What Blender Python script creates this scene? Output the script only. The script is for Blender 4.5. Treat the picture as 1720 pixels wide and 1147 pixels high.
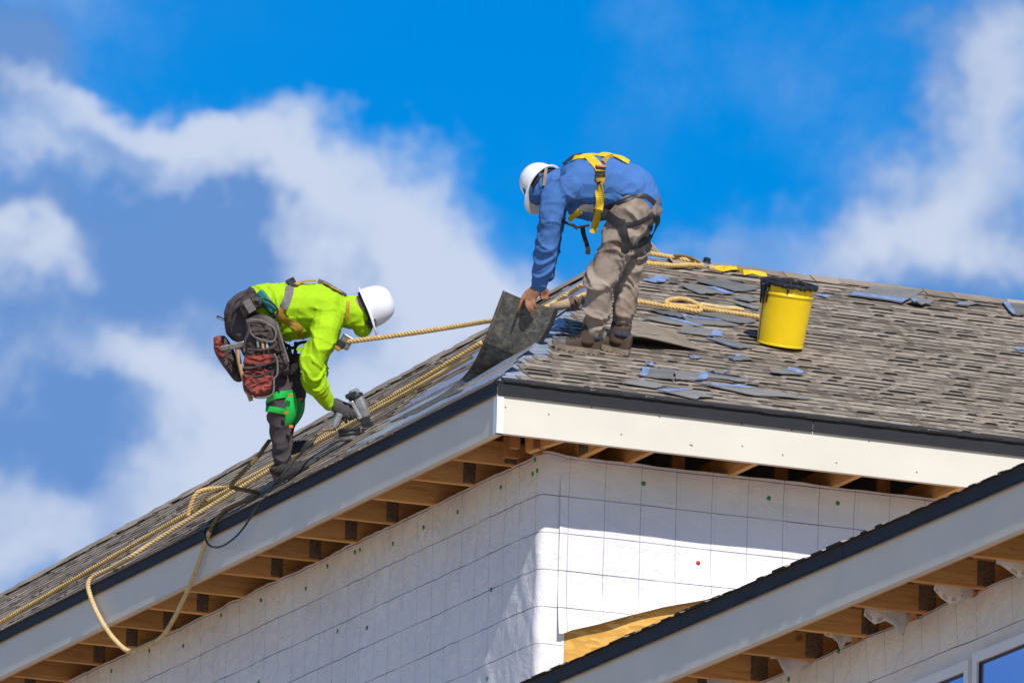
import bpy, bmesh, math, random
import numpy as np
from mathutils import Vector, Matrix, noise, bvhtree
random.seed(7); rng = np.random.default_rng(7)
scn = bpy.context.scene
col = scn.collection
for o in list(bpy.data.objects): bpy.data.objects.remove(o)

# ------------------------------------------------------------------ camera
YAW, PIT, ROLL, FPX = 0.38710772, 0.22380642, 0.02845686, 19000.0
FWD = np.array([math.sin(YAW)*math.cos(PIT), math.cos(YAW)*math.cos(PIT), math.sin(PIT)])
_r = np.array([math.cos(YAW), -math.sin(YAW), 0.0]); _u = np.cross(_r, FWD)
RGT = math.cos(ROLL)*_r + math.sin(ROLL)*_u
UPV = -math.sin(ROLL)*_r + math.cos(ROLL)*_u
CAM = np.array([-23.26640025, -57.25683489, -13.83819362])
cd = bpy.data.cameras.new('camera'); cam = bpy.data.objects.new('camera', cd); col.objects.link(cam)
cd.sensor_width = 36.0; cd.lens = FPX/1720*36.0; cd.clip_start = 1.0; cd.clip_end = 6000
cam.matrix_world = Matrix(((RGT[0], UPV[0], -FWD[0], CAM[0]), (RGT[1], UPV[1], -FWD[1], CAM[1]),
                           (RGT[2], UPV[2], -FWD[2], CAM[2]), (0, 0, 0, 1)))
scn.camera = cam
scn.render.resolution_x = 1024; scn.render.resolution_y = 682

# ------------------------------------------------------------------ sun, sky, exposure
SUN = np.array([-0.085, -1.0, 0.86]); SUN /= np.linalg.norm(SUN)
sl = bpy.data.lights.new('sun', 'SUN'); sl.energy = 4.6; sl.angle = math.radians(0.53); sl.color = (1.0, 0.95, 0.88)
so = bpy.data.objects.new('sun', sl); col.objects.link(so)
so.rotation_euler = Vector(-SUN).to_track_quat('-Z', 'Y').to_euler()
scn.view_settings.view_transform = 'Standard'; scn.view_settings.look = 'None'
scn.view_settings.exposure = 0.0; scn.view_settings.gamma = 1.0; scn.view_settings.use_curve_mapping = False
world = bpy.data.worlds.new('World'); scn.world = world; world.use_nodes = True

def build_world():
    nt = world.node_tree; N = nt.nodes; L = nt.links; N.clear()
    out = N.new('ShaderNodeOutputWorld'); bg = N.new('ShaderNodeBackground'); bg.inputs[1].default_value = 0.06
    sky = N.new('ShaderNodeTexSky'); sky.sky_type = 'NISHITA'; sky.sun_disc = False
    sky.sun_elevation = math.asin(SUN[2]); sky.sun_rotation = math.atan2(SUN[0], SUN[1])
    sky.air_density = 1.0; sky.dust_density = 0.0; sky.ozone_density = 3.0
    tc = N.new('ShaderNodeTexCoord')
    def math_(op, a, b=None, c=None, clamp=False):
        m = N.new('ShaderNodeMath'); m.operation = op; m.use_clamp = clamp
        for i, v in enumerate((a, b, c)):
            if v is None: continue
            if isinstance(v, (int, float)): m.inputs[i].default_value = v
            else: L.new(v, m.inputs[i])
        return m.outputs[0]
    def dot(v):
        d = N.new('ShaderNodeVectorMath'); d.operation = 'DOT_PRODUCT'; L.new(tc.outputs['Generated'], d.inputs[0])
        d.inputs[1].default_value = tuple(v); return d.outputs['Value']
    # the cloud bank seen from here lies in this quarter of the sky (fixed world directions)
    az = YAW; e = 0.2175
    cen = np.array([math.sin(az)*math.cos(e), math.cos(az)*math.cos(e), math.sin(e)])
    east = np.array([math.cos(az), -math.sin(az), 0]); nor = np.cross(east, cen)
    dc = math_('MAXIMUM', dot(cen), 0.05)
    s = math_('DIVIDE', dot(east), dc); t = math_('DIVIDE', dot(nor), dc)
    K = 1720/FPX
    def P(px, py):
        d = FWD + RGT*(px-860)/FPX - UPV*(py-573.5)/FPX
        return (d@east)/(d@cen), (d@nor)/(d@cen)
    cxy = N.new('ShaderNodeCombineXYZ'); L.new(s, cxy.inputs[0]); L.new(t, cxy.inputs[1])
    # warp
    def noisetex(scale, det, rough, dist=0.0, vec=None, w=0):
        n = N.new('ShaderNodeTexNoise'); n.noise_dimensions = '3D'
        n.inputs['Scale'].default_value = scale; n.inputs['Detail'].default_value = det
        n.inputs['Roughness'].default_value = rough; n.inputs['Distortion'].default_value = dist
        mp = N.new('ShaderNodeMapping'); mp.inputs['Location'].default_value = (w*1.7, w*0.9, w)
        L.new(vec or tc.outputs['Generated'], mp.inputs[0]); L.new(mp.outputs[0], n.inputs['Vector']); return n
    warp = noisetex(55, 4, 0.55, w=3.1)
    sub = N.new('ShaderNodeVectorMath'); sub.operation = 'SUBTRACT'; L.new(warp.outputs['Color'], sub.inputs[0]); sub.inputs[1].default_value = (.5, .5, .5)
    sc = N.new('ShaderNodeVectorMath'); sc.operation = 'SCALE'; L.new(sub.outputs[0], sc.inputs[0]); sc.inputs['Scale'].default_value = 0.030
    ad = N.new('ShaderNodeVectorMath'); ad.operation = 'ADD'; L.new(cxy.outputs[0], ad.inputs[0]); L.new(sc.outputs[0], ad.inputs[1])
    def blobs(lst):
        tot = None
        for px, py, rx, ry, w in lst:
            x, y = P(px, py)
            mp = N.new('ShaderNodeMapping'); mp.vector_type = 'POINT'
            sx, sy = FPX/rx, FPX/ry
            mp.inputs['Location'].default_value = (-x*sx, -y*sy, 0); mp.inputs['Scale'].default_value = (sx, sy, 0)
            L.new(ad.outputs[0], mp.inputs[0])
            ln = N.new('ShaderNodeVectorMath'); ln.operation = 'LENGTH'; L.new(mp.outputs[0], ln.inputs[0])
            mr = N.new('ShaderNodeMapRange'); mr.interpolation_type = 'SMOOTHSTEP'; L.new(ln.outputs['Value'], mr.inputs[0])
            mr.inputs[1].default_value = 0.0; mr.inputs[2].default_value = 1.0; mr.inputs[3].default_value = w; mr.inputs[4].default_value = 0.0
            tot = mr.outputs[0] if tot is None else math_('ADD', tot, mr.outputs[0])
        return tot
    n1 = noisetex(42, 9, 0.57, 0.1, w=0.6); n2 = noisetex(9, 5, 0.5, 0.0, w=2.2); n3 = noisetex(20, 4, 0.5, 0.1, w=5.3)
    far = math_('MULTIPLY', math_('SUBTRACT', n2.outputs[0], 0.42), 2.2)       # clouds over the rest of the sky
    far = math_('MULTIPLY', far, math_('SUBTRACT', 1.0, blobs([(860, 573, 2600, 2000, 1.0)]), clamp=True))
    def layer(lst, nz_, amp, lo, hi):
        d = math_('ADD', blobs(lst), math_('MULTIPLY', math_('SUBTRACT', nz_, 0.5), amp)); d = math_('ADD', d, far)
        mr = N.new('ShaderNodeMapRange'); mr.interpolation_type = 'SMOOTHSTEP'; L.new(d, mr.inputs[0])
        mr.inputs[1].default_value = lo; mr.inputs[2].default_value = hi; return mr.outputs[0]
    veil = layer(VEIL, n3.outputs[0], 0.9, 0.0, 1.1); white = layer(WHITE, n1.outputs[0], 1.25, 0.0, 1.2)
    hs = N.new('ShaderNodeHueSaturation'); hs.inputs['Hue'].default_value = SKYH[0]; hs.inputs['Saturation'].default_value = SKYH[1]; hs.inputs['Value'].default_value = SKYH[2]
    L.new(sky.outputs[0], hs.inputs['Color'])
    prev = hs.outputs[0]
    for f, c in ((math_('MULTIPLY', veil, 0.93), (2.45, 4.9, 10.4, 1)), (math_('MULTIPLY', white, 0.97), (10.0, 11.4, 14.2, 1))):
        mx = N.new('ShaderNodeMix'); mx.data_type = 'RGBA'; L.new(f, mx.inputs['Factor']); L.new(prev, mx.inputs['A']); mx.inputs['B'].default_value = c; prev = mx.outputs['Result']
    L.new(mx.outputs['Result'], bg.inputs[0]); L.new(bg.outputs[0], out.inputs[0])
SKYH = (0.510, 1.72, 2.05)
# (px, py, rx, ry, weight) of the cloud masses, as sky directions
VEIL = [(60, 600, 620, 480, 1.5), (480, 480, 400, 290, 1.1), (330, 260, 330, 150, .6), (800, 640, 520, 330, 1.1), (20, 120, 190, 220, 1.1), (1150, 560, 560, 230, .9), (1620, 400, 310, 320, 1.2), (1670, 110, 210, 200, 1.0), (1000, 330, 380, 160, .25), (80, 930, 460, 260, 1.0)]
WHITE = [(110, 300, 190, 100, .75), (150, 205, 170, 85, .60), (310, 205, 260, 75, .60), (440, 260, 290, 130, .9), (600, 340, 270, 180, .85), (660, 480, 270, 200, .75), (40, 490, 170, 120, 1.0), (560, 640, 260, 220, .85), (390, 790, 270, 270, 1.15), (760, 560, 260, 160, .45), (60, 200, 90, 60, .3),
         (1640, 330, 260, 200, 1.0), (1540, 450, 240, 140, .80), (1690, 140, 190, 170, .85), (790, 440, 280, 210, .6), (1130, 480, 420, 120, .5), (860, 500, 300, 160, .35), (330, 420, 190, 140, -.8), (60, 780, 190, 130, -.45), (60, 960, 220, 120, .4), (150, 660, 240, 110, .5), (90, 900, 460, 260, .50), (250, 700, 200, 110, .3), (20, 60, 160, 120, -.4)]
build_world()

# ------------------------------------------------------------------ geometry helpers
V = lambda *a: np.array(a, float)
def ray(px, py): return FWD + RGT*(px-860)/FPX - UPV*(py-573.5)/FPX
def at(px, py, dep): return CAM + ray(px, py)*dep
def onplane(px, py, n, p0=np.zeros(3)):
    d = ray(px, py); return CAM + d*(((p0-CAM)@n)/(d@n))
def depth(p): return (p-CAM)@FWD
def unit(v): return v/np.linalg.norm(v)
TR, TL = 0.5, 0.786                      # roof slopes (rise/run) right and left
NR = unit(V(0, -TR, 1)); NL = unit(V(-TL, 0, 1))
APEX = V(2.0885, 3.2836, 1.6418)
onR = lambda x, y, h=0.0: onplane(x, y, NR, NR*h)
onL = lambda x, y, h=0.0: onplane(x, y, NL, NL*h)
GROUND = -15.45

def catmull(pts, step):
    pts = [np.asarray(p, float) for p in pts]
    if len(pts) == 2: pts = [pts[0], (pts[0]+pts[1])/2, pts[1]]
    P = [2*pts[0]-pts[1]] + pts + [2*pts[-1]-pts[-2]]
    out = []
    for i in range(1, len(P)-2):
        p0, p1, p2, p3 = P[i-1:i+3]; L = np.linalg.norm(p2-p1); n = max(1, int(L/step))
        for k in range(n):
            t = k/n
            out.append(0.5*((2*p1)+(-p0+p2)*t+(2*p0-5*p1+4*p2-p3)*t*t+(-p0+3*p1-3*p2+p3)*t**3))
    out.append(pts[-1]); return np.array(out)
def frames(path):
    T = np.gradient(path, axis=0); T /= np.linalg.norm(T, axis=1)[:, None]+1e-12
    a = V(0, 0, 1) if abs(T[0][2]) < .9 else V(1, 0, 0)
    n = unit(np.cross(T[0], a)); Ns = [n]
    for i in range(1, len(path)):
        n = Ns[-1]-T[i]*(Ns[-1]@T[i]); Ns.append(n/(np.linalg.norm(n)+1e-12))
    Ns = np.array(Ns); return T, Ns, np.cross(T, Ns)

def wloc(o):
    v = np.zeros(3)
    while o is not None:
        v = v+np.array(o.location); o = o.parent
    return v
class MB:
    def __init__(s): s.v = []; s.f = []; s.m = []; s.uv = None
    def n(s): return len(s.v)
    def add(s, vs, fs, m=0):
        b = len(s.v); s.v.extend([tuple(map(float, p)) for p in vs])
        for f in fs: s.f.append(tuple(b+i for i in f)); s.m.append(m)
        return b
    def box(s, lo, hi, m=0, axes=None, org=None):
        c = [(x, y, z) for z in (lo[2], hi[2]) for y in (lo[1], hi[1]) for x in (lo[0], hi[0])]
        if axes is not None:
            o = np.zeros(3) if org is None else org
            c = [o+axes[0]*p[0]+axes[1]*p[1]+axes[2]*p[2] for p in c]
        s.add(c, [(0, 2, 3, 1), (4, 5, 7, 6), (0, 1, 5, 4), (2, 6, 7, 3), (0, 4, 6, 2), (1, 3, 7, 5)], m); return s
    def obox(s, p0, p1, w, h, up, m=0):
        """bar from p0 to p1, w across, h along up"""
        p0 = np.asarray(p0, float); p1 = np.asarray(p1, float)
        t = unit(p1-p0); a = unit(np.cross(t, up)); u = np.cross(a, t)
        return s.box((0, -w/2, -h/2), (np.linalg.norm(p1-p0), w/2, h/2), m, (t, a, u), p0)
    def tube(s, path, r, n=8, m=0, cap=True):
        path = np.asarray(path, float); T, A, B = frames(path)
        r = np.broadcast_to(np.asarray(r, float), (len(path),))
        vs = []
        for p, a, b, rr in zip(path, A, B, r):
            for k in range(n):
                t = 2*math.pi*k/n; vs.append(p+(a*math.cos(t)+b*math.sin(t))*rr)
        fs = [(i*n+k, i*n+(k+1) % n, (i+1)*n+(k+1) % n, (i+1)*n+k) for i in range(len(path)-1) for k in range(n)]
        if cap: fs += [tuple(range(n-1, -1, -1)), tuple((len(path)-1)*n+k for k in range(n))]
        s.add(vs, fs, m); return s
    def rope(s, path, r, pitch=0.075, m=0, sides=6, strands=3):
        path = catmull(path, pitch/9); T, A, B = frames(path)
        L = np.concatenate([[0], np.cumsum(np.linalg.norm(np.diff(path, axis=0), axis=1))])
        for k in range(strands):
            th = 2*math.pi*(L/pitch+k/strands)
            c = path+(A*np.cos(th)[:, None]+B*np.sin(th)[:, None])*r*.5
            s.tube(c, r*.56, sides, m)
        return s
    def lathe(s, org, ax, prof, n=28, m=0, closed=False, ref=None):
        """prof = [(radius, height)] about axis ax from org"""
        ax = unit(np.asarray(ax, float)); a = unit(np.cross(ax, V(0.3, 0.9, 0.2) if ref is None else ref)); b = np.cross(ax, a)
        vs = [np.asarray(org)+ax*h+(a*math.cos(2*math.pi*k/n)+b*math.sin(2*math.pi*k/n))*r for r, h in prof for k in range(n)]
        fs = [(i*n+k, i*n+(k+1) % n, (i+1)*n+(k+1) % n, (i+1)*n+k) for i in range(len(prof)-1) for k in range(n)]
        if closed: fs += [tuple(range(n-1, -1, -1)), tuple((len(prof)-1)*n+k for k in range(n))]
        s.add(vs, fs, m); return s
    def grid(s, G, m=0, flip=False, thick=0.0):
        """G[i][j] of points; optional thickness along the surface normal"""
        G = np.asarray(G, float); a, b = G.shape[:2]
        def q(i, j): return i*b+j
        fs = [(q(i, j), q(i+1, j), q(i+1, j+1), q(i, j+1)) for i in range(a-1) for j in range(b-1)]
        if flip: fs = [f[::-1] for f in fs]
        if not thick: s.add(G.reshape(-1, 3), fs, m); return s
        du = np.gradient(G, axis=0); dv = np.gradient(G, axis=1); n = np.cross(du, dv); n /= np.linalg.norm(n, axis=2)[..., None]+1e-12
        if flip: n = -n
        H = G-n*thick; o = a*b
        fs2 = [tuple(o+i for i in f[::-1]) for f in fs]
        rim = [q(i, 0) for i in range(a)]+[q(a-1, j) for j in range(1, b)]+[q(i, b-1) for i in range(a-2, -1, -1)]+[q(0, j) for j in range(b-2, 0, -1)]
        fs3 = [(rim[k], rim[(k+1) % len(rim)], o+rim[(k+1) % len(rim)], o+rim[k]) for k in range(len(rim))]
        if not flip: fs3 = [f[::-1] for f in fs3]
        s.add(np.concatenate([G.reshape(-1, 3), H.reshape(-1, 3)]), fs+fs2+fs3, m); return s
    def mesh(s, name, mats, off=np.zeros(3), smooth=False):
        me = bpy.data.meshes.new(name)
        me.from_pydata([tuple(np.asarray(p)-off) for p in s.v], [], s.f)
        for m in (mats if isinstance(mats, (list, tuple)) else [mats]): me.materials.append(m)
        me.polygons.foreach_set('material_index', s.m)
        if smooth: me.polygons.foreach_set('use_smooth', [True]*len(s.f))
        me.validate(); me.update(); return me
    def build(s, name, mats, parent=None, smooth=False, loc=None, fix=False):
        off = wloc(parent) if parent is not None else (np.asarray(loc, float) if loc is not None else np.zeros(3))
        me = s.mesh(name, mats, off, smooth)
        if fix:
            bm = bmesh.new(); bm.from_mesh(me); bmesh.ops.recalc_face_normals(bm, faces=bm.faces); bm.to_mesh(me); bm.free()
        o = bpy.data.objects.new(name, me); col.objects.link(o)
        if parent is not None: o.parent = parent
        else: o.location = off
        return o
def autosmooth(o, ang=40):
    me = o.data; me.polygons.foreach_set('use_smooth', [True]*len(me.polygons))
    me.set_sharp_from_angle(angle=math.radians(ang))
    return o
def bevel(o, w, seg=2):
    b = o.modifiers.new('bevel', 'BEVEL'); b.width = w; b.segments = seg; b.limit_method = 'ANGLE'; b.angle_limit = math.radians(35); return o
def tag(o, label=None, cat=None, group=None, kind=None):
    for k, v in (('label', label), ('category', cat), ('group', group), ('kind', kind)):
        if v: o[k] = v
    return o
def thing(name, label, cat, loc, group=None):
    o = bpy.data.objects.new(name, None); col.objects.link(o); o.location = tuple(map(float, loc)); o.empty_display_size = .1
    return tag(o, label, cat, group)
def part_copy(src, name, parent, M):
    """an object sharing src mesh under parent, M in world space (parents carry no rotation)"""
    o = bpy.data.objects.new(name, src); col.objects.link(o); o.parent = parent
    o.matrix_local = Matrix.Translation(Vector(-wloc(parent))) @ M
    return o
def mat4(x, y, z, o): return Matrix(((x[0], y[0], z[0], o[0]), (x[1], y[1], z[1], o[1]), (x[2], y[2], z[2], o[2]), (0, 0, 0, 1)))

# ------------------------------------------------------------------ materials
class NT:
    def __init__(s, name):
        s.m = bpy.data.materials.new(name); s.m.use_nodes = True; s.t = s.m.node_tree; s.N = s.t.nodes
        s.b = s.N['Principled BSDF']; s.tc = s.N.new('ShaderNodeTexCoord')
    def link(s, a, b): s.t.links.new(a, b)
    def noise(s, scale, det=4, rough=.55, vec='Object', dist=0, stretch=None):
        n = s.N.new('ShaderNodeTexNoise'); n.inputs['Scale'].default_value = scale; n.inputs['Detail'].default_value = det
        n.inputs['Roughness'].default_value = rough; n.inputs['Distortion'].default_value = dist
        v = s.tc.outputs[vec]
        if stretch:
            mp = s.N.new('ShaderNodeMapping'); mp.inputs['Scale'].default_value = stretch; s.link(v, mp.inputs[0]); v = mp.outputs[0]
        s.link(v, n.inputs['Vector']); return n.outputs[0]
    def ramp(s, fac, stops):
        r = s.N.new('ShaderNodeValToRGB'); e = r.color_ramp.elements
        while len(e) > 1: e.remove(e[-1])
        for i, (p, c) in enumerate(stops):
            x = e[0] if i == 0 else e.new(p); x.position = p; x.color = (*c, 1) if len(c) == 3 else c
        s.link(fac, r.inputs[0]); return r.outputs[0]
    def mix(s, f, a, b, mode='MIX'):
        m = s.N.new('ShaderNodeMix'); m.data_type = 'RGBA'; m.blend_type = mode
        for k, v in (('Factor', f), ('A', a), ('B', b)):
            if isinstance(v, (int, float)): m.inputs[k].default_value = v
            elif isinstance(v, tuple): m.inputs[k].default_value = (*v, 1) if len(v) == 3 else v
            else: s.link(v, m.inputs[k])
        return m.outputs['Result']
    def math(s, op, a, b=None, clamp=False):
        m = s.N.new('ShaderNodeMath'); m.operation = op; m.use_clamp = clamp
        for i, v in enumerate((a, b)):
            if v is None: continue
            if isinstance(v, (int, float)): m.inputs[i].default_value = v
            else: s.link(v, m.inputs[i])
        return m.outputs[0]
    def bump(s, h, dist=.01, strength=1.0):
        b = s.N.new('ShaderNodeBump'); b.inputs['Distance'].default_value = dist; b.inputs['Strength'].default_value = strength
        s.link(h, b.inputs['Height']); s.link(b.outputs[0], s.b.inputs['Normal']); return s
    def set(s, color=None, rough=None, metal=None, spec=None, rnd=None):
        for k, v in (('Base Color', color), ('Roughness', rough), ('Metallic', metal), ('Specular IOR Level', spec)):
            if v is None: continue
            if isinstance(v, (int, float)): s.b.inputs[k].default_value = v
            elif isinstance(v, tuple): s.b.inputs[k].default_value = (*v, 1)
            else: s.link(v, s.b.inputs[k])
        return s
    def rand(s):
        o = s.N.new('ShaderNodeObjectInfo'); return o.outputs['Random']
def simple(name, c, rough=.6, var=.25, scale=6, metal=0, bump=0, bscale=60, spec=.5):
    t = NT(name); n = t.noise(scale, 5, .6)
    c = tuple(c); lo = tuple(x*(1-var) for x in c); hi = tuple(min(1, x*(1+var)) for x in c)
    t.set(t.ramp(n, [(.3, lo), (.7, hi)]), rough, metal, spec)
    if bump: t.bump(t.noise(bscale, 4, .6), bump)
    return t.m
def shingle_mat(name, c0, c1, c2):
    t = NT(name); g = t.noise(900, 2, .7, 'Object'); big = t.noise(7, 3, .5, 'Object'); r = t.rand()
    base = t.ramp(t.math('ADD', t.math('MULTIPLY', big, .6), t.math('MULTIPLY', r, .5)), [(.25, c0), (.55, c1), (.85, c2)])
    gr = t.ramp(g, [(.25, (.45, .45, .45)), (.5, (1, 1, 1)), (.75, (1.35, 1.33, 1.3))])
    t.set(t.mix(.8, base, gr, 'MULTIPLY'), .95, spec=.15); t.bump(g, .004, .8); return t.m
M = {}
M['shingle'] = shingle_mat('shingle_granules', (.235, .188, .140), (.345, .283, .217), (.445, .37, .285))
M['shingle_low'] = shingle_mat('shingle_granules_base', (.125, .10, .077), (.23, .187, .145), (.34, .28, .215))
M['asphalt_edge'] = simple('shingle_cut_edge', (.022, .020, .019), .9, .3, 40)
M['shingle_grey'] = shingle_mat('loose_shingle_granules', (.13, .13, .128), (.20, .198, .19), (.28, .27, .25))
M['film'] = simple('release_film_blue', (.20, .265, .42), .4, .3, 20)
def underlay():
    t = NT('underlayment'); n = t.noise(3, 6, .6, stretch=(1, .3, 1)); w = t.noise(40, 3, .6, stretch=(.25, 2.5, 1))
    c = t.ramp(n, [(.3, (.20, .23, .30)), (.6, (.33, .36, .44)), (.8, (.46, .48, .54))])
    c = t.mix(t.ramp(w, [(.56, (0, 0, 0)), (.62, (1, 1, 1))]), c, (.06, .07, .10))
    gn = t.noise(14, 1, .4, stretch=(2.2, .7, 1)); c = t.mix(t.ramp(gn, [(.70, (0, 0, 0)), (.73, (1, 1, 1))]), c, (.05, .42, .12))
    t.set(c, .38); t.bump(t.noise(18, 4, .6, stretch=(.5, 1.5, 1)), .02); return t.m
M['underlay'] = underlay()
def fascia_mat(name, c):
    t = NT(name); n = t.noise(2.2, 5, .6); r = t.noise(5, 3, .5, stretch=(1.2, .35, .8)); sp = t.noise(160, 2, .5)
    base = t.ramp(n, [(.3, tuple(x*.93 for x in c)), (.7, c)])
    base = t.mix(t.ramp(sp, [(.74, (0, 0, 0)), (.78, (1, 1, 1))]), base, tuple(x*.72 for x in c))
    t.set(base, t.ramp(r, [(.3, (.34,)*3), (.7, (.5,)*3)]), spec=.18)
    t.bump(t.noise(1.6, 2, .5, stretch=(.5, .5, 1)), .05, .5); return t.m
M['fascia'] = fascia_mat('fascia_cream_coated', (.70, .65, .545))
M['drip'] = simple('drip_edge_charcoal_metal', (.030, .029, .034), .55, .08, 3, 0, .004, 2, .10)
def wood(name, c0, c1, axis):
    t = NT(name); st = {'x': (1, 9, 9), 'y': (9, 1, 9), 'z': (9, 9, 1)}[axis]
    n = t.noise(4, 6, .65, dist=.6, stretch=st); r = t.rand(); k = t.noise(5, 1, .3)
    c = t.ramp(n, [(.25, c0), (.5, c1), (.8, tuple(min(1, x*1.25) for x in c1))])
    c = t.mix(t.math('MULTIPLY', r, .45), c, tuple(x*.45 for x in c0))
    c = t.mix(t.ramp(k, [(.74, (0, 0, 0)), (.77, (.8, .8, .8))]), c, tuple(x*.3 for x in c0))
    t.set(c, .7, spec=.25); t.bump(n, .004); return t.m
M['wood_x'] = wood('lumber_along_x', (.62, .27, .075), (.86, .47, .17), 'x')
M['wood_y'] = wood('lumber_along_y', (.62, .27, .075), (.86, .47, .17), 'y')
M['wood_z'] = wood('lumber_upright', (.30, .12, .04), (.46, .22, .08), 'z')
def osb():
    t = NT('strand_board'); v = t.N.new('ShaderNodeTexVoronoi'); v.inputs['Scale'].default_value = 26
    mp = t.N.new('ShaderNodeMapping'); mp.inputs['Rotation'].default_value = (0, .5, 0); mp.inputs['Scale'].default_value = (.45, 1, 1.5)
    t.link(t.tc.outputs['Object'], mp.inputs[0]); t.link(mp.outputs[0], v.inputs['Vector'])
    n = t.noise(5, 5, .6)
    c = t.ramp(v.outputs['Color'], [(.1, (.50, .24, .04)), (.5, (.68, .36, .065)), (.9, (.80, .48, .12))])
    c = t.mix(t.ramp(n, [(.4, (0, 0, 0)), (.75, (.55, .55, .55))]), c, (.36, .18, .04))
    t.set(c, .55, spec=.3); t.bump(v.outputs['Distance'], .002); return t.m
M['osb'] = osb()
M['plate'] = simple('truss_plate_galvanised', (.24, .165, .11), .5, .45, 60, .3, .01, 120)
def wrap(name, gx, gz, x0, z0, zend=None):
    t = NT(name); uv = t.N.new('ShaderNodeUVMap'); sp = t.N.new('ShaderNodeSeparateXYZ'); t.link(uv.outputs[0], sp.inputs[0])
    def lines(c, g, o, w):
        f = t.math('FRACT', t.math('DIVIDE', t.math('SUBTRACT', c, o), g)); a = t.math('ABSOLUTE', t.math('SUBTRACT', f, .5))
        return t.math('GREATER_THAN', a, .5-w/g/2)
    fade = t.ramp(t.noise(2.3, 4, .6), [(.3, (.35,)*3), (.6, (1,)*3)])
    lv = lines(sp.outputs[0], gx, x0, .0050); lv2 = lines(sp.outputs[0], gx, x0+.022, .0026); lh = lines(sp.outputs[1], gz, z0, .0050)
    if zend is not None: lh = t.math('MULTIPLY', lh, t.math('GREATER_THAN', sp.outputs[1], zend)); lv = t.math('MULTIPLY', lv, t.math('GREATER_THAN', sp.outputs[1], zend)); lv2 = t.math('MULTIPLY', lv2, t.math('GREATER_THAN', sp.outputs[1], zend))
    ln = t.math('MAXIMUM', t.math('MAXIMUM', t.math('MULTIPLY', lv, .55), t.math('MULTIPLY', lv2, .22)), lh)
    n = t.noise(1.1, 5, .6); d = t.ramp(n, [(.3, (.72, .70, .70)), (.7, (.80, .78, .785))])
    c = t.mix(t.math('MULTIPLY', ln, fade), d, (.06, .06, .10))
    t.set(c, .42, spec=.35); t.bump(t.noise(5.5, 6, .6, dist=.9), .019, .8); return t.m
M['wrap'] = wrap('house_wrap_gridded', .22, .214, .0, -.5075)
M['wrap_plain'] = simple('house_wrap_blank', (.70, .69, .69), .42, .04, 2, 0, .02, 6, .35)
M['cap_green'] = simple('cap_nail_green', (.02, .26, .05), .4, .15); M['cap_red'] = simple('cap_nail_red', (.55, .01, .02), .35, .15)
def ropem(name, c):
    t = NT(name); n = t.noise(26, 4, .6); f = t.noise(5, 3, .6)
    b = t.ramp(n, [(.3, tuple(x*.72 for x in c)), (.7, c)]); b = t.mix(t.ramp(f, [(.55, (0, 0, 0)), (.8, (.6, .6, .6))]), b, tuple(x*.45 for x in c))
    t.set(b, .85, spec=.2); t.bump(t.noise(420, 3, .6), .003); return t.m
M['rope'] = ropem('rope_golden', (.80, .54, .20)); M['rope_old'] = ropem('rope_weathered', (.27, .19, .085)); M['rope_pale'] = ropem('rope_pale', (.84, .62, .30))
M['black'] = simple('black_rubber', (.018, .018, .02), .5, .3, 20); M['black_tar'] = simple('tar_black', (.012, .012, .014), .22, .3, 30, 0, .02, 60)
M['yellow_paint'] = simple('pail_yellow_paint', (.92, .62, .004), .34, .05, 3, 0, .006, 5, .5)
M['silver'] = simple('cast_magnesium', (.55, .57, .58), .32, .2, 30, .75); M['steel'] = simple('steel_dull', (.28, .27, .25), .4, .3, 40, .8)
M['white_hat'] = simple('helmet_white', (.83, .83, .84), .28, .03, 4); M['grey_strap'] = simple('webbing_grey', (.16, .145, .14), .8, .25, 60)
M['strap_dark'] = simple('webbing_black', (.022, .022, .024), .75, .3, 60); M['strap_yellow'] = simple('webbing_yellow', (.78, .52, .01), .7, .15, 30, 0, .004, 300)
M['strap_mustard'] = simple('webbing_mustard', (.42, .24, .02), .75, .35, 20)
M['skin'] = simple('skin_brown', (.34, .145, .075), .5, .2, 25, 0, .004, 150); M['skin_pale'] = simple('skin_tan', (.52, .27, .18), .5, .15, 25)
M['glove'] = simple('glove_knit', (.075, .066, .072), .85, .25, 40, 0, .004, 300)
def cloth(name, c, var, stain=None, sscale=3, cover=(.5, .7)):
    t = NT(name); n = t.noise(5, 5, .6); b = t.ramp(n, [(.3, tuple(x*(1-var) for x in c)), (.7, tuple(x*(1+var) for x in c))])
    if stain: b = t.mix(t.ramp(t.noise(sscale, 6, .65), [(cover[0], (0, 0, 0)), (cover[1], (.85,)*3)]), b, stain)
    t.set(b, .85, spec=.2);  t.bump(t.noise(11, 3, .45, dist=1.5), .006, .6); return t.m
M['hivis'] = cloth('shirt_hi_vis', (.37, .61, .010), .12); M['blue'] = cloth('shirt_royal_blue', (.062, .165, .42), .12, (.035, .07, .17), 4, (.56, .8))
M['khaki'] = cloth('trousers_khaki', (.31, .25, .20), .16, (.125, .075, .04), 3.6, (.48, .62)); M['charcoal'] = cloth('trousers_charcoal', (.075, .064, .070), .22)
M['cuff'] = cloth('cuff_slate_blue', (.045, .05, .065), .3)
M['boot'] = cloth('boot_leather_brown', (.085, .058, .042), .25, (.045, .032, .024), 9); M['toecap'] = simple('boot_toe_rubber', (.10, .095, .09), .6, .2, 20)
M['sole'] = simple('boot_sole', (.27, .21, .155), .85, .35, 30); M['shoe'] = cloth('shoe_black', (.048, .045, .044), .3)
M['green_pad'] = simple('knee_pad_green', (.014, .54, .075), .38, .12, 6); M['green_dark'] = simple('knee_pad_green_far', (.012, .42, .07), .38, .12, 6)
M['orange'] = simple('orange_tab', (.72, .17, .02), .5, .2); M['pouch'] = cloth('pouch_dark_leather', (.078, .060, .055), .45, (.18, .14, .125), 10, (.5, .75))
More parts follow.
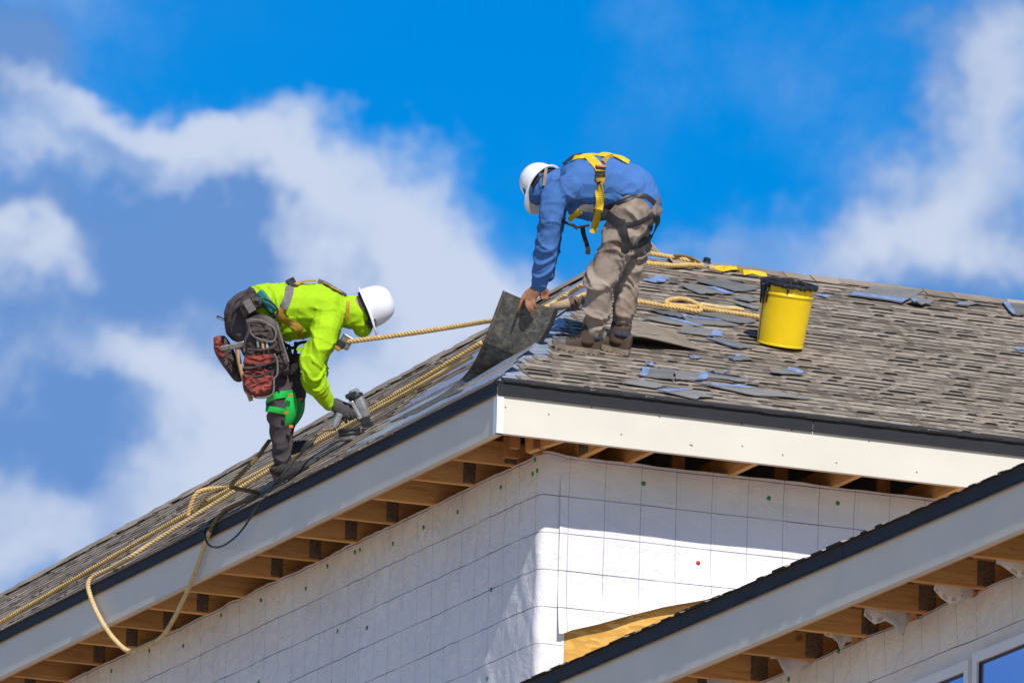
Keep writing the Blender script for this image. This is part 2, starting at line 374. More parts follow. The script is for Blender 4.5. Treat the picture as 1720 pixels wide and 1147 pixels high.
M['pouch_red'] = cloth('pouch_red_worn', (.33, .065, .05), .3, (.055, .038, .036), 16, (.44, .56)); M['hammer_wood'] = wood('hammer_handle', (.34, .18, .08), (.52, .32, .16), 'z')
M['ground'] = simple('bare_soil_gravel', (.42, .31, .21), .95, .3, .3, 0, .05, 6); M['siding'] = simple('lower_wall_wrap', (.76, .75, .75), .45, .05, 2)
M['pvc'] = simple('window_vinyl_white', (.78, .79, .80), .35, .03, 3); M['card'] = simple('cardboard_tube', (.38, .28, .19), .8, .15, 20)
M['teal'] = simple('tool_teal', (.01, .17, .15), .4, .2); M['tarp_green'] = simple('rope_tail_green', (.05, .16, .09), .7, .3, 30)
def membrane():
    t = NT('shingle_underside_mottled'); n = t.noise(26, 5, .7, dist=.8); g = t.noise(500, 2, .6)
    c = t.ramp(n, [(.35, (.075, .073, .070)), (.52, (.135, .13, .115)), (.66, (.25, .235, .165))]); c = t.mix(.5, c, t.ramp(g, [(.3, (.5,)*3), (.7, (1.2,)*3)]), 'MULTIPLY')
    t.set(c, .85, spec=.2); t.bump(g, .004); return t.m
M['membrane'] = membrane()
def glassm():
    t = NT('window_glass'); t.set((.30, .42, .74), .03, .75, 1.0); return t.m
M['glass'] = glassm()

# ------------------------------------------------------------------ ground
g = MB(); g.grid([[(x, y, GROUND) for y in (-3000, -60, 0, 60, 3000)] for x in (-3000, -60, 0, 60, 3000)])
tag(g.build('ground', M['ground'], fix=True), kind='structure')

# ------------------------------------------------------------------ main house
OV = 0.465                                   # eave overhang
house = thing('house', 'unfinished house with shingled hip roof, cream fascia and white house wrap', 'house', (OV, OV, GROUND))
LEN_L, LEN_R = 18.0, 12.0
def poly_part(name, pts, m, parent, thick=.0):
    mb = MB(); pts = [np.asarray(p, float) for p in pts]; n = len(pts)
    nn = unit(np.cross(pts[1]-pts[0], pts[2]-pts[0]))
    mb.add(pts+[p-nn*thick for p in pts], [tuple(range(n)), tuple(range(2*n-1, n-1, -1))]+[(i, i+n, (i+1) % n+n, (i+1) % n) for i in range(n)])
    return mb.build(name, m, parent)
LTOP = [(1.775, 4.666), (1.70, 6.35), (1.46, 8.54), (1.30, 10.3), (1.182, 11.5), (.55, 17.0)]     # upper edge of left slope
def left_top(y):
    ys = [APEX[1]]+[p[1] for p in LTOP]; xs = [APEX[0]]+[p[0] for p in LTOP]
    return np.interp(y, ys, xs)
RX = lambda x, y: V(x, y, y*TR)
LX = lambda x, y: V(x, y, x*TL)
roof_r = poly_part('roof_slope', [V(0, 0, 0), V(LEN_R, 0, 0), V(LEN_R, APEX[1], APEX[2]), APEX], M['underlay'], house, .016)
roof_l = poly_part('roof_slope', [V(0, 0, 0), APEX]+[LX(*p) for p in LTOP]+[V(0, LEN_L, 0)], M['underlay'], house, .016)
# far slopes that close the roof behind the ridge
back = MB(); dn = .016*1.2
ridge = [V(LEN_R, APEX[1], APEX[2]), APEX]+[LX(*p) for p in LTOP]+[V(0, LEN_L, 0)]
low = [V(LEN_R, 9.5, -1.4), V(5.5, 9.0, -1.4), V(5.0, 10.0, -1.4), V(4.8, 11.5, -1.4), V(4.6, 13.0, -1.4), V(4.4, 14.5, -1.4), V(4.2, 16, -1.4), V(3.6, 18, -1.4), V(2.5, LEN_L+1, -1.4)]
back.grid([[a-V(0, 0, .02) for a in ridge], [b for b in low]], thick=.02)
back.build('roof_slope', M['shingle'], house, fix=True)
# lower building body, set in behind the wrap
bod = MB(); bod.box((OV+.03, OV+.03, GROUND), (LEN_R-.5, LEN_L-.5, -.75)); bod.build('wall_body', M['siding'], house)
# stud wall caps behind wrap top (dark open attic above)
for (lo, hi, ax) in (((OV+.03, OV+.03, -.745), (OV+.12, LEN_L-.5, -.32), 'y'), ((OV+.125, OV+.03, -.745), (LEN_R-.5, OV+.12, -.32), 'x')):
    b = MB(); b.box(lo, hi); b.build('wall_plate', M['wood_'+ax], house)

# --- fascia, sub fascia, drip edges
def eave(root, X0, Y0, Z0, dirv, outv, L, seams, mats, ds=(.08, .295), trim=.02):
    """dirv along the eave, outv outward; (X0,Y0,Z0) the corner on the outer top edge"""
    o = V(X0, Y0, Z0); up = V(0, 0, 1); ax = (dirv, outv, up)
    f = MB(); f.box((0, -.022, -ds[1]), (L, -.002, -.03), axes=ax, org=o)
    f.box((0, -.040, -ds[1]), (L, -.0225, -ds[1]+.004), axes=ax, org=o)
    fo = f.build('fascia', M['fascia'], root, fix=True)
    s = MB(); s.box((.03, -.075, -ds[1]+.012), (L, -.041, -.05), axes=ax, org=o); s.build('sub_fascia', M['wood_x'] if abs(dirv[0]) > .5 else M['wood_y'], root)
    cuts = [0.0]+list(seams)+[L]
    for a, b in zip(cuts[:-1], cuts[1:]):
        d = MB(); gap = .0022
        # vertical leg, hemmed kick at the bottom, top flange, small front roll
        prof = [(-.06, .004), (.008, .004), (.012, .000), (.012, -.006), (.007, -.012), (.007, -.066), (.016, -.078), (.014, -.081), (.004, -.070), (.004, -.002), (-.06, -.001)]
        n = len(prof); vs = [o+dirv*t+outv*p[0]+up*p[1] for t in (a+gap*(a > 0), b-gap) for p in prof]
        d.add(vs, [(i, (i+1) % n, n+(i+1) % n, n+i) for i in range(n)]+[tuple(range(n)), tuple(range(2*n-1, n-1, -1))])
        d.build('drip_edge', M['drip'], root, fix=True)
    return fo
Xd, Yd = V(1, 0, 0), V(0, 1, 0)
eave(house, 0, 0, 0, Yd, -Xd, LEN_L, [3.17, 6.05, 9.1, 12.1], None)
fascia_r = eave(house, -.0025, 0, 0, Xd, -Yd, LEN_R, [1.93, 4.6, 7.6], None)
# corner cap of the fascia, its white standing in for the highlight on the bend
cc = MB(); cc.box((-.0045, -.0045, -.297), (.036, -.0026, -.081)); cc.box((-.0045, -.0025, -.297), (-.0026, .05, -.081))
cc.build('corner_highlight_trim', M['pvc'], house)

nh = MB(); nh.lathe(V(0, 0, 0), V(0, -1, 0), [(.0005, .0016), (.004, .0014), (.0055, .0)], 8, ref=V(1, 0, 0)); nhm = nh.mesh('nail_head', M['grey_strap'])
for x, y in ((849.5, 683.6), (922, 695.8), (994, 684), (1043.7, 729.5), (1108, 700), (1162.6, 748), (1247, 749), (1160, 747), (1315, 764), (1405, 777), (1540, 793), (1246, 712), (1330, 722), (1460, 741)):
    q = onplane(x, y, V(0, -1, 0), V(0, -.0, 0)); q[1] = .0018; part_copy(nhm, 'nail_head', fascia_r, Matrix.Translation(Vector(q)))
# --- rafter tails with truss plates, and truss webs inside
for k in range(27):
    y = .84+.607*k
    if y > LEN_L-.6: break
    b = MB(); b.box((.078, y-.019, -.283), (OV+.55, y+.019, -.148)); t = b.build('rafter_tail', M['wood_x'], house); bevel(t, .003, 1)
    if k % 5 != 2:
        p = MB(); x0 = OV-.075+random.uniform(-.015, .015); p.box((x0, y-.0215, -.272), (x0+.075, y-.0192, -.152)); p.build('truss_plate', M['plate'], t)
    xe = min(1.2, left_top(y)-.3, y*.636-.2)
    c = MB(); c.obox(V(.09, y, .09*TL-.085), V(xe, y, xe*TL-.085), .038, .09, V(0, 0, 1)); c.build('rafter', M['wood_x'], house)
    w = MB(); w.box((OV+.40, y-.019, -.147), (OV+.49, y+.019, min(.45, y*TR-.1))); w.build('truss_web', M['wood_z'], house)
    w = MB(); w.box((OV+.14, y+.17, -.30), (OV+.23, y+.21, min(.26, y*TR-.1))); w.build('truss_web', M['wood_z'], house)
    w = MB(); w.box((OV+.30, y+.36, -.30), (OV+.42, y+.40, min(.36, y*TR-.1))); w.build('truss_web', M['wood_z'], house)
    if y > 9.5 and k > 16: pass
for k in range(18):
    x = .985+.640*k
    if x > LEN_R-.6: break
    b = MB(); b.box((x-.019, .078, -.283), (x+.019, OV+.40, -.150)); t = b.build('rafter_tail', M['wood_y'], house); bevel(t, .003, 1)
    ye = min(2.4, x*1.572-.3)
    c = MB(); c.obox(V(x, .09, .09*TR-.08), V(x, ye, ye*TR-.08), .038, .09, V(0, 0, 1)); c.build('rafter', M['wood_y'], house)
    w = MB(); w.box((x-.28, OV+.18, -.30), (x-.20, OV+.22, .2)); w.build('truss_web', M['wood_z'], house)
# corner framing: hip rafter, jack posts and a slanted block
h = MB(); h.obox(V(.07, .11, -.10), V(1.4, 1.4/.636, 1.4*TL-.16), .04, .12, V(0, 0, 1)); h.build('hip_rafter', M['wood_x'], house)
for (x, y, w_) in ((.30, .60, .085), (.40, .44, .06), (.36, .30, .05), (.24, .36, .05)):
    p = MB(); p.box((x, y, -.285), (x+w_, y+.04, .05)); p.build('jack_post', M['wood_z'], house)
b = MB(); b.obox(V(.50, .075, -.19), V(.36, .42, -.23), .04, .13, V(0, 0, 1)); t = b.build('rafter_tail', M['wood_y'], house)
b = MB(); b.box((.68, .078, -.283), (.718, OV+.40, -.150)); t = b.build('rafter_tail', M['wood_y'], house)
p = MB(); p.box((.6765, .30, -.275), (.6795, .43, -.16)); p.build('truss_plate', M['plate'], t)

# --- house wrap: one sheet round the corner, one on the right wall, print by UV
def sheet(name, fn, us, zs, m, parent, uvs=None, thick=0):
    """fn(u,z) -> point; UV = (u,z)"""
    G = np.array([[fn(u, z) for z in zs] for u in us]); a, b = G.shape[:2]
    mb = MB(); mb.grid(G)
    o = mb.build(name, m, parent, smooth=True)
    uv = o.data.uv_layers.new(name='UVMap'); UVs = np.array([[(u, z) for z in zs] for u in us] if uvs is None else uvs).reshape(-1, 2)
    li = np.empty(len(o.data.loops), int); o.data.loops.foreach_get('vertex_index', li)
    uv.data.foreach_set('uv', UVs[li].reshape(-1)); return o
def nz(x, y, z=0.0): return noise.noise(Vector((x, y, z)))
RC = .05; CU = math.pi/2*RC
def corner_path(u):
    """u<0 along the left wall, then round the corner, then along the right wall"""
    if u <= 0: return V(OV, OV+RC-u, 0), V(-1, 0, 0)
    if u < CU:
        a = u/RC; return V(OV+RC-RC*math.cos(a), OV+RC-RC*math.sin(a), 0), V(-math.cos(a), -math.sin(a), 0)
    return V(OV+RC+(u-CU), OV, 0), V(0, -1, 0)
def top_z(u):   # slack upper edge
    return -.277+.010*nz(u*1.3, 3.1)+.006*nz(u*4.1, 1.1)+(.02*math.exp(-((u-.02)/.10)**2))
def wrapfn(u, z):
    p, n = corner_path(u); k = max(0, min(1, (z+.50)/.22)); zz = z if z < -.5 else -.5+(z+.5)*((top_z(u)+.5)/.22)
    d = .008*nz(u*2.3, z*1.2, .3)+.005*nz(u*6+z*2, z*3.0, 1.7)+.004*nz(u*13-z*6, z*7, 5)
    d += .022*k*(.4+nz(u*3.3, .7)*.8)+.012*abs(nz((u+z*.55)*8, z*1.3, 8.2))
    q = p+n*d; q[2] = zz; return q
us = list(np.arange(-13.5, -3, .06))+list(np.arange(-3, .195, .022))+[.199]; zs = list(np.arange(-3.4, -1.8, .08))+list(np.arange(-1.8, -.50, .03))+list(np.linspace(-.50, -.28, 10))
U0 = CU+.637-OV-RC       # a printed line falls at X = .637
for i, u in enumerate(us): pass
wrap_l = sheet('house_wrap', wrapfn, us, zs, M['wrap'], house, [[(u-U0, z) for z in zs] for u in us])
# right sheet with a loose, lifted bottom hem
hem = [onplane(x, y, V(0, -1, 0), V(0, OV, 0)) for x, y in ((940, 1066), (955, 1060), (1000, 1050), (1050, 1036), (1110, 1021), (1180, 1009), (1260, 985), (1400, 990), (1720, 1010))]
hx = [p[0] for p in hem]; hz = [p[2] for p in hem]
def right_fn(X, s):
    zb = np.interp(X, hx, hz, right=hz[-1]); zt = top_z(X*1.7+4)
    z = zt+(zb-zt)*s
    lo = max(0, (s-.72)/.28); k = max(0, 1-s/.22)
    fold = .028*math.exp(-(((z+1.02)-(X-1.4)*.27+.06)/.016)**2)*math.exp(-((X-1.25)/.24)**2)
    d = .004+.007*nz(X*2.6, z*1.5, 4.4)+.004*nz(X*7, z*4, 2.7)+.030*lo**2+.014*lo*nz(X*5, 2.2)+.020*k*(.5+nz(X*3.1, 9.7))+fold
    return V(X, OV-.004-d, z), z
Xs = list(np.arange(.585, 2.6, .02))+list(np.arange(2.6, 11.4, .12)); ss = np.linspace(0, 1, 64)
pts = [[right_fn(X, s) for s in ss] for X in Xs]
mb = MB(); G = np.array([[p[0] for p in row] for row in pts]); mb.grid(G[:, ::-1])
wrap_r = mb.build('house_wrap', M['wrap'], house, smooth=True)
uvl = wrap_r.data.uv_layers.new(name='UVMap'); UVs = np.array([[(X-.637, row[j][1]) for j in range(len(ss)-1, -1, -1)] for X, row in zip(Xs, pts)]).reshape(-1, 2)
li = np.empty(len(wrap_r.data.loops), int); wrap_r.data.loops.foreach_get('vertex_index', li); uvl.data.foreach_set('uv', UVs[li].reshape(-1))
# strand board sheathing behind the loose hem
for i, (a, b) in enumerate(((.63, 3.05), (3.055, 5.5), (5.505, 8.0))):
    p = MB(); p.box((a, OV+.012, -3.2), (b, OV+.026, -.78)); p.build('sheathing_panel', M['osb'], house)
# cap nails
capm = MB(); capm.lathe(V(0, 0, 0), V(0, 0, 1), [(.0005, .0045), (.006, .0042), (.012, .003), (.0135, .0)], 12, 0, ref=V(1, 0, 0)); capme = capm.mesh('cap_nail', M['cap_green'], smooth=True)
capr = capme.copy(); capr.materials[0] = M['cap_red']
def cap_nail(sh, px, py, me, root, n0, plane):
    bv = bvhtree.BVHTree.FromPolygons([tuple(v.co+Vector(wloc(sh))) for v in sh.data.vertices], [tuple(f.vertices) for f in sh.data.polygons]) if sh not in BV else BV[sh]
    BV[sh] = bv
    h = bv.ray_cast(Vector(CAM), Vector(unit(ray(px, py))))
    if h[0] is None: return
    n = np.array(h[1]); n = n if n@FWD < 0 else -n
    a = unit(np.cross(n, V(0, 0, 1))); b = np.cross(n, a)
    part_copy(me, 'cap_nail', sh, mat4(a, b, n, np.array(h[0])+n*.001))
BV = {}
capsL = [(899, 772.5), (902.6, 790.3), (894.8, 796), (841.6, 818.4), (769, 860), (711.5, 886), (660.3, 912.8), (605, 923.3), (596.5, 927), (550.4, 950.8), (514, 988), (438.5, 1008), (371.6, 1032.8), (567.3, 1059.8), (616.7, 1054), (825, 990), (434.7, 1145.6), (818.7, 1139), (308, 1084.3), (251, 1093), (187.3, 1126.5)]
for x, y in capsL: cap_nail(wrap_l, x, y, capme, house, None, None)
for x, y in ((1081, 812), (1291.5, 836.5), (1407, 845)): cap_nail(wrap_r, x, y, capme, house, None, None)
cap_nail(wrap_r, 1172.5, 945, capr, house, None, None)

# --- shingles: laminated strips with raised tabs, a dozen meshes shared by all
EXPO = .090; EXPL = .104
def shingle_mesh(i, W=1.0, zs=1.0, mats=None):
    mb = MB(); rs = random.Random(100+i)
    def slab(x0, x1, z0, z1, m, yb=0.0, yt=EXPO+.03, curl=0.0):
        # wedge: thick at the butt (y=0), thin at the head
        vs = [(x0, yb, z0), (x1, yb, z0), (x1, yb, z1+curl), (x0, yb, z1+curl*.6), (x0, yt, .0005), (x1, yt, .0005), (x1, yt, .002), (x0, yt, .002)]
        mb.add(vs, [(3, 2, 6, 7)], m); mb.add(vs, [(0, 1, 2, 3)], 2); mb.add(vs, [(1, 5, 6, 2), (4, 0, 3, 7)], m)
    def tooth(x0, x1, z1, yt):
        tp = min(.018, (x1-x0)*.25); xs = (x0, x0+tp, x1-tp, x1); zt = (.0055, z1, z1*.97, .0055)
        b = [(x, -.0015-.002*(k in (1, 2)), .003) for k, x in enumerate(xs)]; t_ = [(x, -.0015-.002*(k in (1, 2)), z) for k, (x, z) in enumerate(zip(xs, zt))]; h_ = [(x, yt, .0022) for x in xs]
        vs = b+t_+h_
        mb.add(vs, [(4+k, 5+k, 9+k, 8+k) for k in range(3)], 0); mb.add(vs, [(k, k+1, 5+k, 4+k) for k in range(3)], 2)
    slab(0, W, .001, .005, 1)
    x = rs.uniform(-.02, .05)
    while x < W-.03:
        w = rs.choice((.06, .09, .12, .15, .19, .25))*rs.uniform(.85, 1.15); w = min(w, W-x)
        tooth(max(x, .001), x+w, rs.choice((.006, .008, .010, .012, .015))*rs.uniform(.9, 1.15)*zs, EXPO+.012)
        x += w+rs.choice((.03, .05, .08, .11))*rs.uniform(.8, 1.2)
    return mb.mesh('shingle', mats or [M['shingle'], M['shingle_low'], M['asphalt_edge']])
SH = [shingle_mesh(i) for i in range(14)]
SHS = [shingle_mesh(40+i, .42) for i in range(5)]
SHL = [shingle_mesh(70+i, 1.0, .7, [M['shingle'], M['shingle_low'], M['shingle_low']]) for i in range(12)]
def lay(parent, ex, ev, n, u, v, W=1.0, lift=0.0):
    me = random.choice(SH if W > .7 else SHS); e = random.uniform(-.004, .004)
    x = unit(ex+ev*e+n*random.uniform(-.001, .001)); y = unit(np.cross(n, x)); nn = np.cross(x, y)
    if y@ev < 0:   # left slope runs the other way: mirror keeps the tabs facing down the slope
        x = -x; y = unit(np.cross(n, x)); return part_copy(random.choice(SHL), 'shingle', parent, mat4(x, y, n, ex*(u+W)+ev*v+n*(.001+lift)))
    return part_copy(me, 'shingle', parent, mat4(x, y, nn, ex*u+ev*v+n*(.001+lift)))
evR = unit(V(0, 1, TR)); evL = unit(V(1, 0, TL)); cR = evR[1]; cL = evL[0]
nv = int(APEX[1]/cR/EXPO)+1
for k in range(nv):
    v = -.02+k*EXPO; y = v*cR; xh = max(0, y)*APEX[0]/APEX[1]
    u = xh+.075+random.uniform(0, .085)+(.03 if k < 4 else 0)
    if 6 < k < 12: u += random.uniform(0, .05)
    first = True
    while u < 6.4:
        W = .42 if (first and random.random() < .6) else 1.0
        lay(roof_r, V(1, 0, 0), evR, NR, u, v, W); u += W+.002; first = False
st = MB(); st.box((.03, -.020, .0045), (LEN_R, .05, .0135), axes=(V(1, 0, 0), evR, NR)); st.build('starter_or_shade_strip', M['asphalt_edge'], roof_r)  # black starter edge, standing in for the shadow gap above the drip edge
# left slope: stepped start near the hip where the underlayment still shows
YS = [(0, 1.55), (.12, 1.85), (.30, 2.25), (.45, 2.62), (1.0, 2.98), (1.45, 3.2), (1.8, 3.6), (2.2, 3.9)]
nvl = int(APEX[0]/cL/EXPL)+2
for k in range(nvl):
    v = -.02+k*EXPL; x = max(0, v*cL)
    u = np.interp(x, [p[0] for p in YS], [p[1] for p in YS])+random.uniform(-.12, .12)
    ymax = 13.6
    while u < ymax:
        if x > left_top(u+.5)-.03: break
        lay(roof_l, V(0, 1, 0), evL, NL, u, v); u += 1.002
# laps of underlayment and a half-laid starter course in the wedge by the corner
for (x0, x1, ya, yb, m, h) in ((.015, .10, .12, 3.0, 'shingle_low', .006), (.11, .24, .20, 2.6, 'underlay', .010), (.25, .33, .42, 2.5, 'shingle', .008), (.36, .50, .62, 2.75, 'underlay', .009), (.52, .57, .9, 2.9, 'shingle_low', .007), (.62, .80, 1.05, 3.1, 'underlay', .008), (.86, .92, 1.5, 3.2, 'shingle_low', .006), (1.0, 1.25, 1.75, 3.4, 'underlay', .008)):
    rs = random.Random(int(x0*1000)); rows = []
    for t in np.linspace(0, 1, 22):
        y = ya+(yb-ya)*t; w = .012*nz(y*3.1, x0*9); rows.append([LX(x0+w, y)+NL*.003, LX(x0+.012+w, y)+NL*(h+.004*nz(y*5, x0)), LX(x1+w+.01*nz(y*4, x1), y)+NL*(h*.8+.006*abs(nz(y*6, x1*7)))])
    mb = MB(); mb.grid(np.array(rows), flip=True); mb.build('underlayment_lap' if m == 'underlay' else 'starter_or_shade_strip', M[m], roof_l, fix=False)
# a few cap shingles along the far hip and the ridge give the broken skyline
capsh = []
def cap_shingle(parent, a, b, n1, n2, w=.15):
    """bent piece over an edge from a to b, legs down n1 and n2 sides"""
    mb = MB(); t = unit(b-a); s1 = unit(np.cross(t, n1)); s2 = unit(np.cross(t, n2))
    if s1[2] > 0: s1 = -s1
    if s2[2] > 0: s2 = -s2
    up = unit(n1+n2); rows = []
    for q, lf in ((a-t*.03, .016), (b, .010)):
        rows.append([q+s1*w+n1*lf, q+s1*w*.4+n1*(lf+.004), q+up*(lf+.012), q+s2*w*.4+n2*(lf+.004), q+s2*w+n2*lf])
    mb.grid(np.array(rows), thick=.004); return mb.build('ridge_cap', [M['shingle']], parent, fix=True)
NB = unit(V(0, .42, 1)); NBL = unit(V(.8, .3, 1))
xx = APEX[0]+.35
while xx < 6.3:
    a = V(xx, APEX[1], APEX[2]+.002); cap_shingle(roof_r, a, a+V(.19, 0, random.uniform(-.004, .012)), NR, NB, random.uniform(.06, .10)); xx += .185
yy = APEX[1]+.1
while yy < 13:
    a = V(left_top(yy), yy, 0); b = V(left_top(yy+.21), yy+.21, 0); a[2] = a[0]*TL+random.uniform(0, .012); b[2] = b[0]*TL+random.uniform(0, .008)
    cap_shingle(roof_l, b, a, NL, NBL, random.uniform(.10, .15)); yy += .2

# ------------------------------------------------------------------ lower house in front, at the right
XW, ZW = -2.0, -2.843
wing = thing('house', 'lower unfinished house roof edge crossing the bottom right corner, with windows below', 'house', (XW+OV, -12.0, GROUND))
Y0W, LW = -19.54, 15.34
eo = V(XW, Y0W, ZW)
eave(wing, XW, Y0W, ZW, Yd, -Xd, LW, [1.6, 4.5, 7.49, 10.21, 12.14, 14.09], None)
wroof = poly_part('roof_slope', [eo, eo+V(4.5, 0, 4.5*.44), eo+V(4.5, LW, 4.5*.44), eo+V(0, LW, 0)], M['underlay'], wing, .016)
evW = unit(V(1, 0, .44)); NW = unit(V(-.44, 0, 1))
for k in range(3):
    u = Y0W+random.uniform(0, .3)
    while u < Y0W+LW-1:
        me = random.choice(SH); o = part_copy(me, 'shingle', wroof, mat4(V(0, -1, 0), evW, NW, V(XW, u+1.0, ZW)+evW*(-.018+k*EXPO)+NW*(.003+.004*k))); u += 1.0
tail = MB(); tail.box((XW+OV+.02, Y0W, GROUND), (XW+5, Y0W+LW-.4, ZW-.75)); tail.build('wall_body', M['siding'], wing)
b = MB(); b.box((XW+OV+.02, Y0W, ZW-.745), (XW+OV+.11, Y0W+LW-.4, ZW-.32)); b.build('wall_plate', M['wood_y'], wing)
for k in range(24):
    y = Y0W+.36+.66*k
    if y > Y0W+LW-.2: break
    b = MB(); b.box((XW+.078, y-.019, ZW-.283), (XW+OV+.5, y+.019, ZW-.148)); t = b.build('rafter_tail', M['wood_x'], wing); bevel(t, .003, 1)
    p = MB(); x0 = XW+OV-.06; p.box((x0, y-.0215, ZW-.272), (x0+.09, y-.0192, ZW-.152)); p.build('truss_plate', M['plate'], t)
    c = MB(); c.obox(V(XW+.09, y, ZW-.02), V(XW+2.5, y, ZW+2.4*.44-.06), .038, .09, V(0, 0, 1)); c.build('rafter', M['wood_x'], wing)
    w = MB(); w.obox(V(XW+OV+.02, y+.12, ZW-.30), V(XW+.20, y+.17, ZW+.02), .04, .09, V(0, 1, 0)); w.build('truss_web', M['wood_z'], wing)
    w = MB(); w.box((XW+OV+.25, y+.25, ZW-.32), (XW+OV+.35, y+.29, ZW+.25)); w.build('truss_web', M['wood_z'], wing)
    bk = MB(); bk.box((XW+OV+.13, y+.022, ZW-.30), (XW+OV+.17, y+.636, ZW-.04)); bk.build('blocking', M['wood_y'], wing)
    # torn wrap scrap hanging in the bay
    if k < 22:
        rs = random.Random(891+k); s = MB(); x0 = XW+.16+rs.uniform(0, .1); wd = rs.uniform(.16, .24); hh = rs.uniform(.07, .125)
        G = []
        for j in range(7):
            f = j/6; drop = (1-abs(2*f-rs.uniform(.8, 1.3)))*hh if k % 3 else hh*(.75+.25*math.sin(f*7+k))*(1 if 0 < j < 6 else .25)
            G.append([V(x0+wd*f, y+.034+.012*i*math.sin(f*5+k), ZW-.20-(.083+max(drop, .008))*i/4) for i in range(5)])
        s.grid(G, thick=.0015); s.build('wrap_scrap', M['wrap_plain'], wing, smooth=True, fix=True)
def wingfn(y, z):
    k = max(0, (z-(ZW-.52))/.24); d = .006*nz(y*2.1, z*2, 7)+.004*nz(y*6, z*3, 3)+.026*k*(.6+.6*nz(y*3.4, .2))
    return V(XW+OV-d, y, z+.008*k*nz(y*3, 5))
M['wrap_w'] = wrap('house_wrap_gridded_low', .205, .214, .0, ZW-.50, ZW-.5035)
wys = np.arange(Y0W, Y0W+LW-.35, .035); wzs = list(np.arange(ZW-3.0, ZW-.55, .12))+list(np.linspace(ZW-.55, ZW-.279, 14))
wrap_w = sheet('house_wrap', wingfn, list(wys)[::-1], wzs, M['wrap_w'], wing)
for x, y in ((1409, 1093.3), (1324.8, 1140.6)): cap_nail(wrap_w, x, y, capme, wing, None, None)
# windows (frame proud of the wall, dark seal, pane, inner sash, blind)
pw = lambda x, y: onplane(x, y, V(-1, 0, 0), V(XW+OV-.02, 0, 0))
def window(ya, yb, ztop, H=1.3):
    w = MB(); x0 = XW+OV-.034; fw = .05
    ya, yb = min(ya, yb), max(ya, yb)
    for (a, b, c, d) in ((ya-fw, yb+fw, ztop, ztop+fw), (ya-fw, yb+fw, ztop-H-fw, ztop-H), (ya-fw, ya, ztop-H, ztop), (yb, yb+fw, ztop-H, ztop)):
        w.box((x0, a, c), (x0+.05, b, d))
    wo = w.build('window', M['pvc'], wing)
    s = MB(); sw = .010
    for (a, b, c, d) in ((ya, yb, ztop-sw, ztop), (ya, ya+sw, ztop-H, ztop-sw), (yb-sw, yb, ztop-H, ztop-sw)): s.box((x0+.012, a, c), (x0+.03, b, d))
    s.build('seal', M['black'], wo)
    p = MB(); p.box((x0+.020, ya+sw, ztop-H), (x0+.024, yb-sw, ztop-sw)); p.build('pane', M['glass'], wo)
    return wo
a = pw(1645, 1112); window(a[1], a[1]-.62, a[2]); b_ = pw(1623, 1121); window(b_[1], b_[1]+.62, a[2]-.02)

# ------------------------------------------------------------------ people
def remesh(mb, voxel, smooth=2):
    me = mb.mesh('tmp', [M['black']]); o = bpy.data.objects.new('tmp', me); col.objects.link(o)
    bm = bmesh.new(); bm.from_mesh(me); bmesh.ops.recalc_face_normals(bm, faces=bm.faces); bm.to_mesh(me); bm.free()
    r = o.modifiers.new('r', 'REMESH'); r.mode = 'VOXEL'; r.voxel_size = voxel; r.use_smooth_shade = True
    s = o.modifiers.new('s', 'SMOOTH'); s.factor = .5; s.iterations = smooth
    dg = bpy.context.evaluated_depsgraph_get(); ev = o.evaluated_get(dg)
    out = bpy.data.meshes.new_from_object(ev); bpy.data.objects.remove(o); bpy.data.meshes.remove(me)
    return out
def coords(me):
    a = np.empty(len(me.vertices)*3); me.vertices.foreach_get('co', a); return a.reshape(-1, 3)
def normals(me):
    a = np.empty(len(me.vertices)*3); me.vertices.foreach_get('normal', a); return a.reshape(-1, 3)
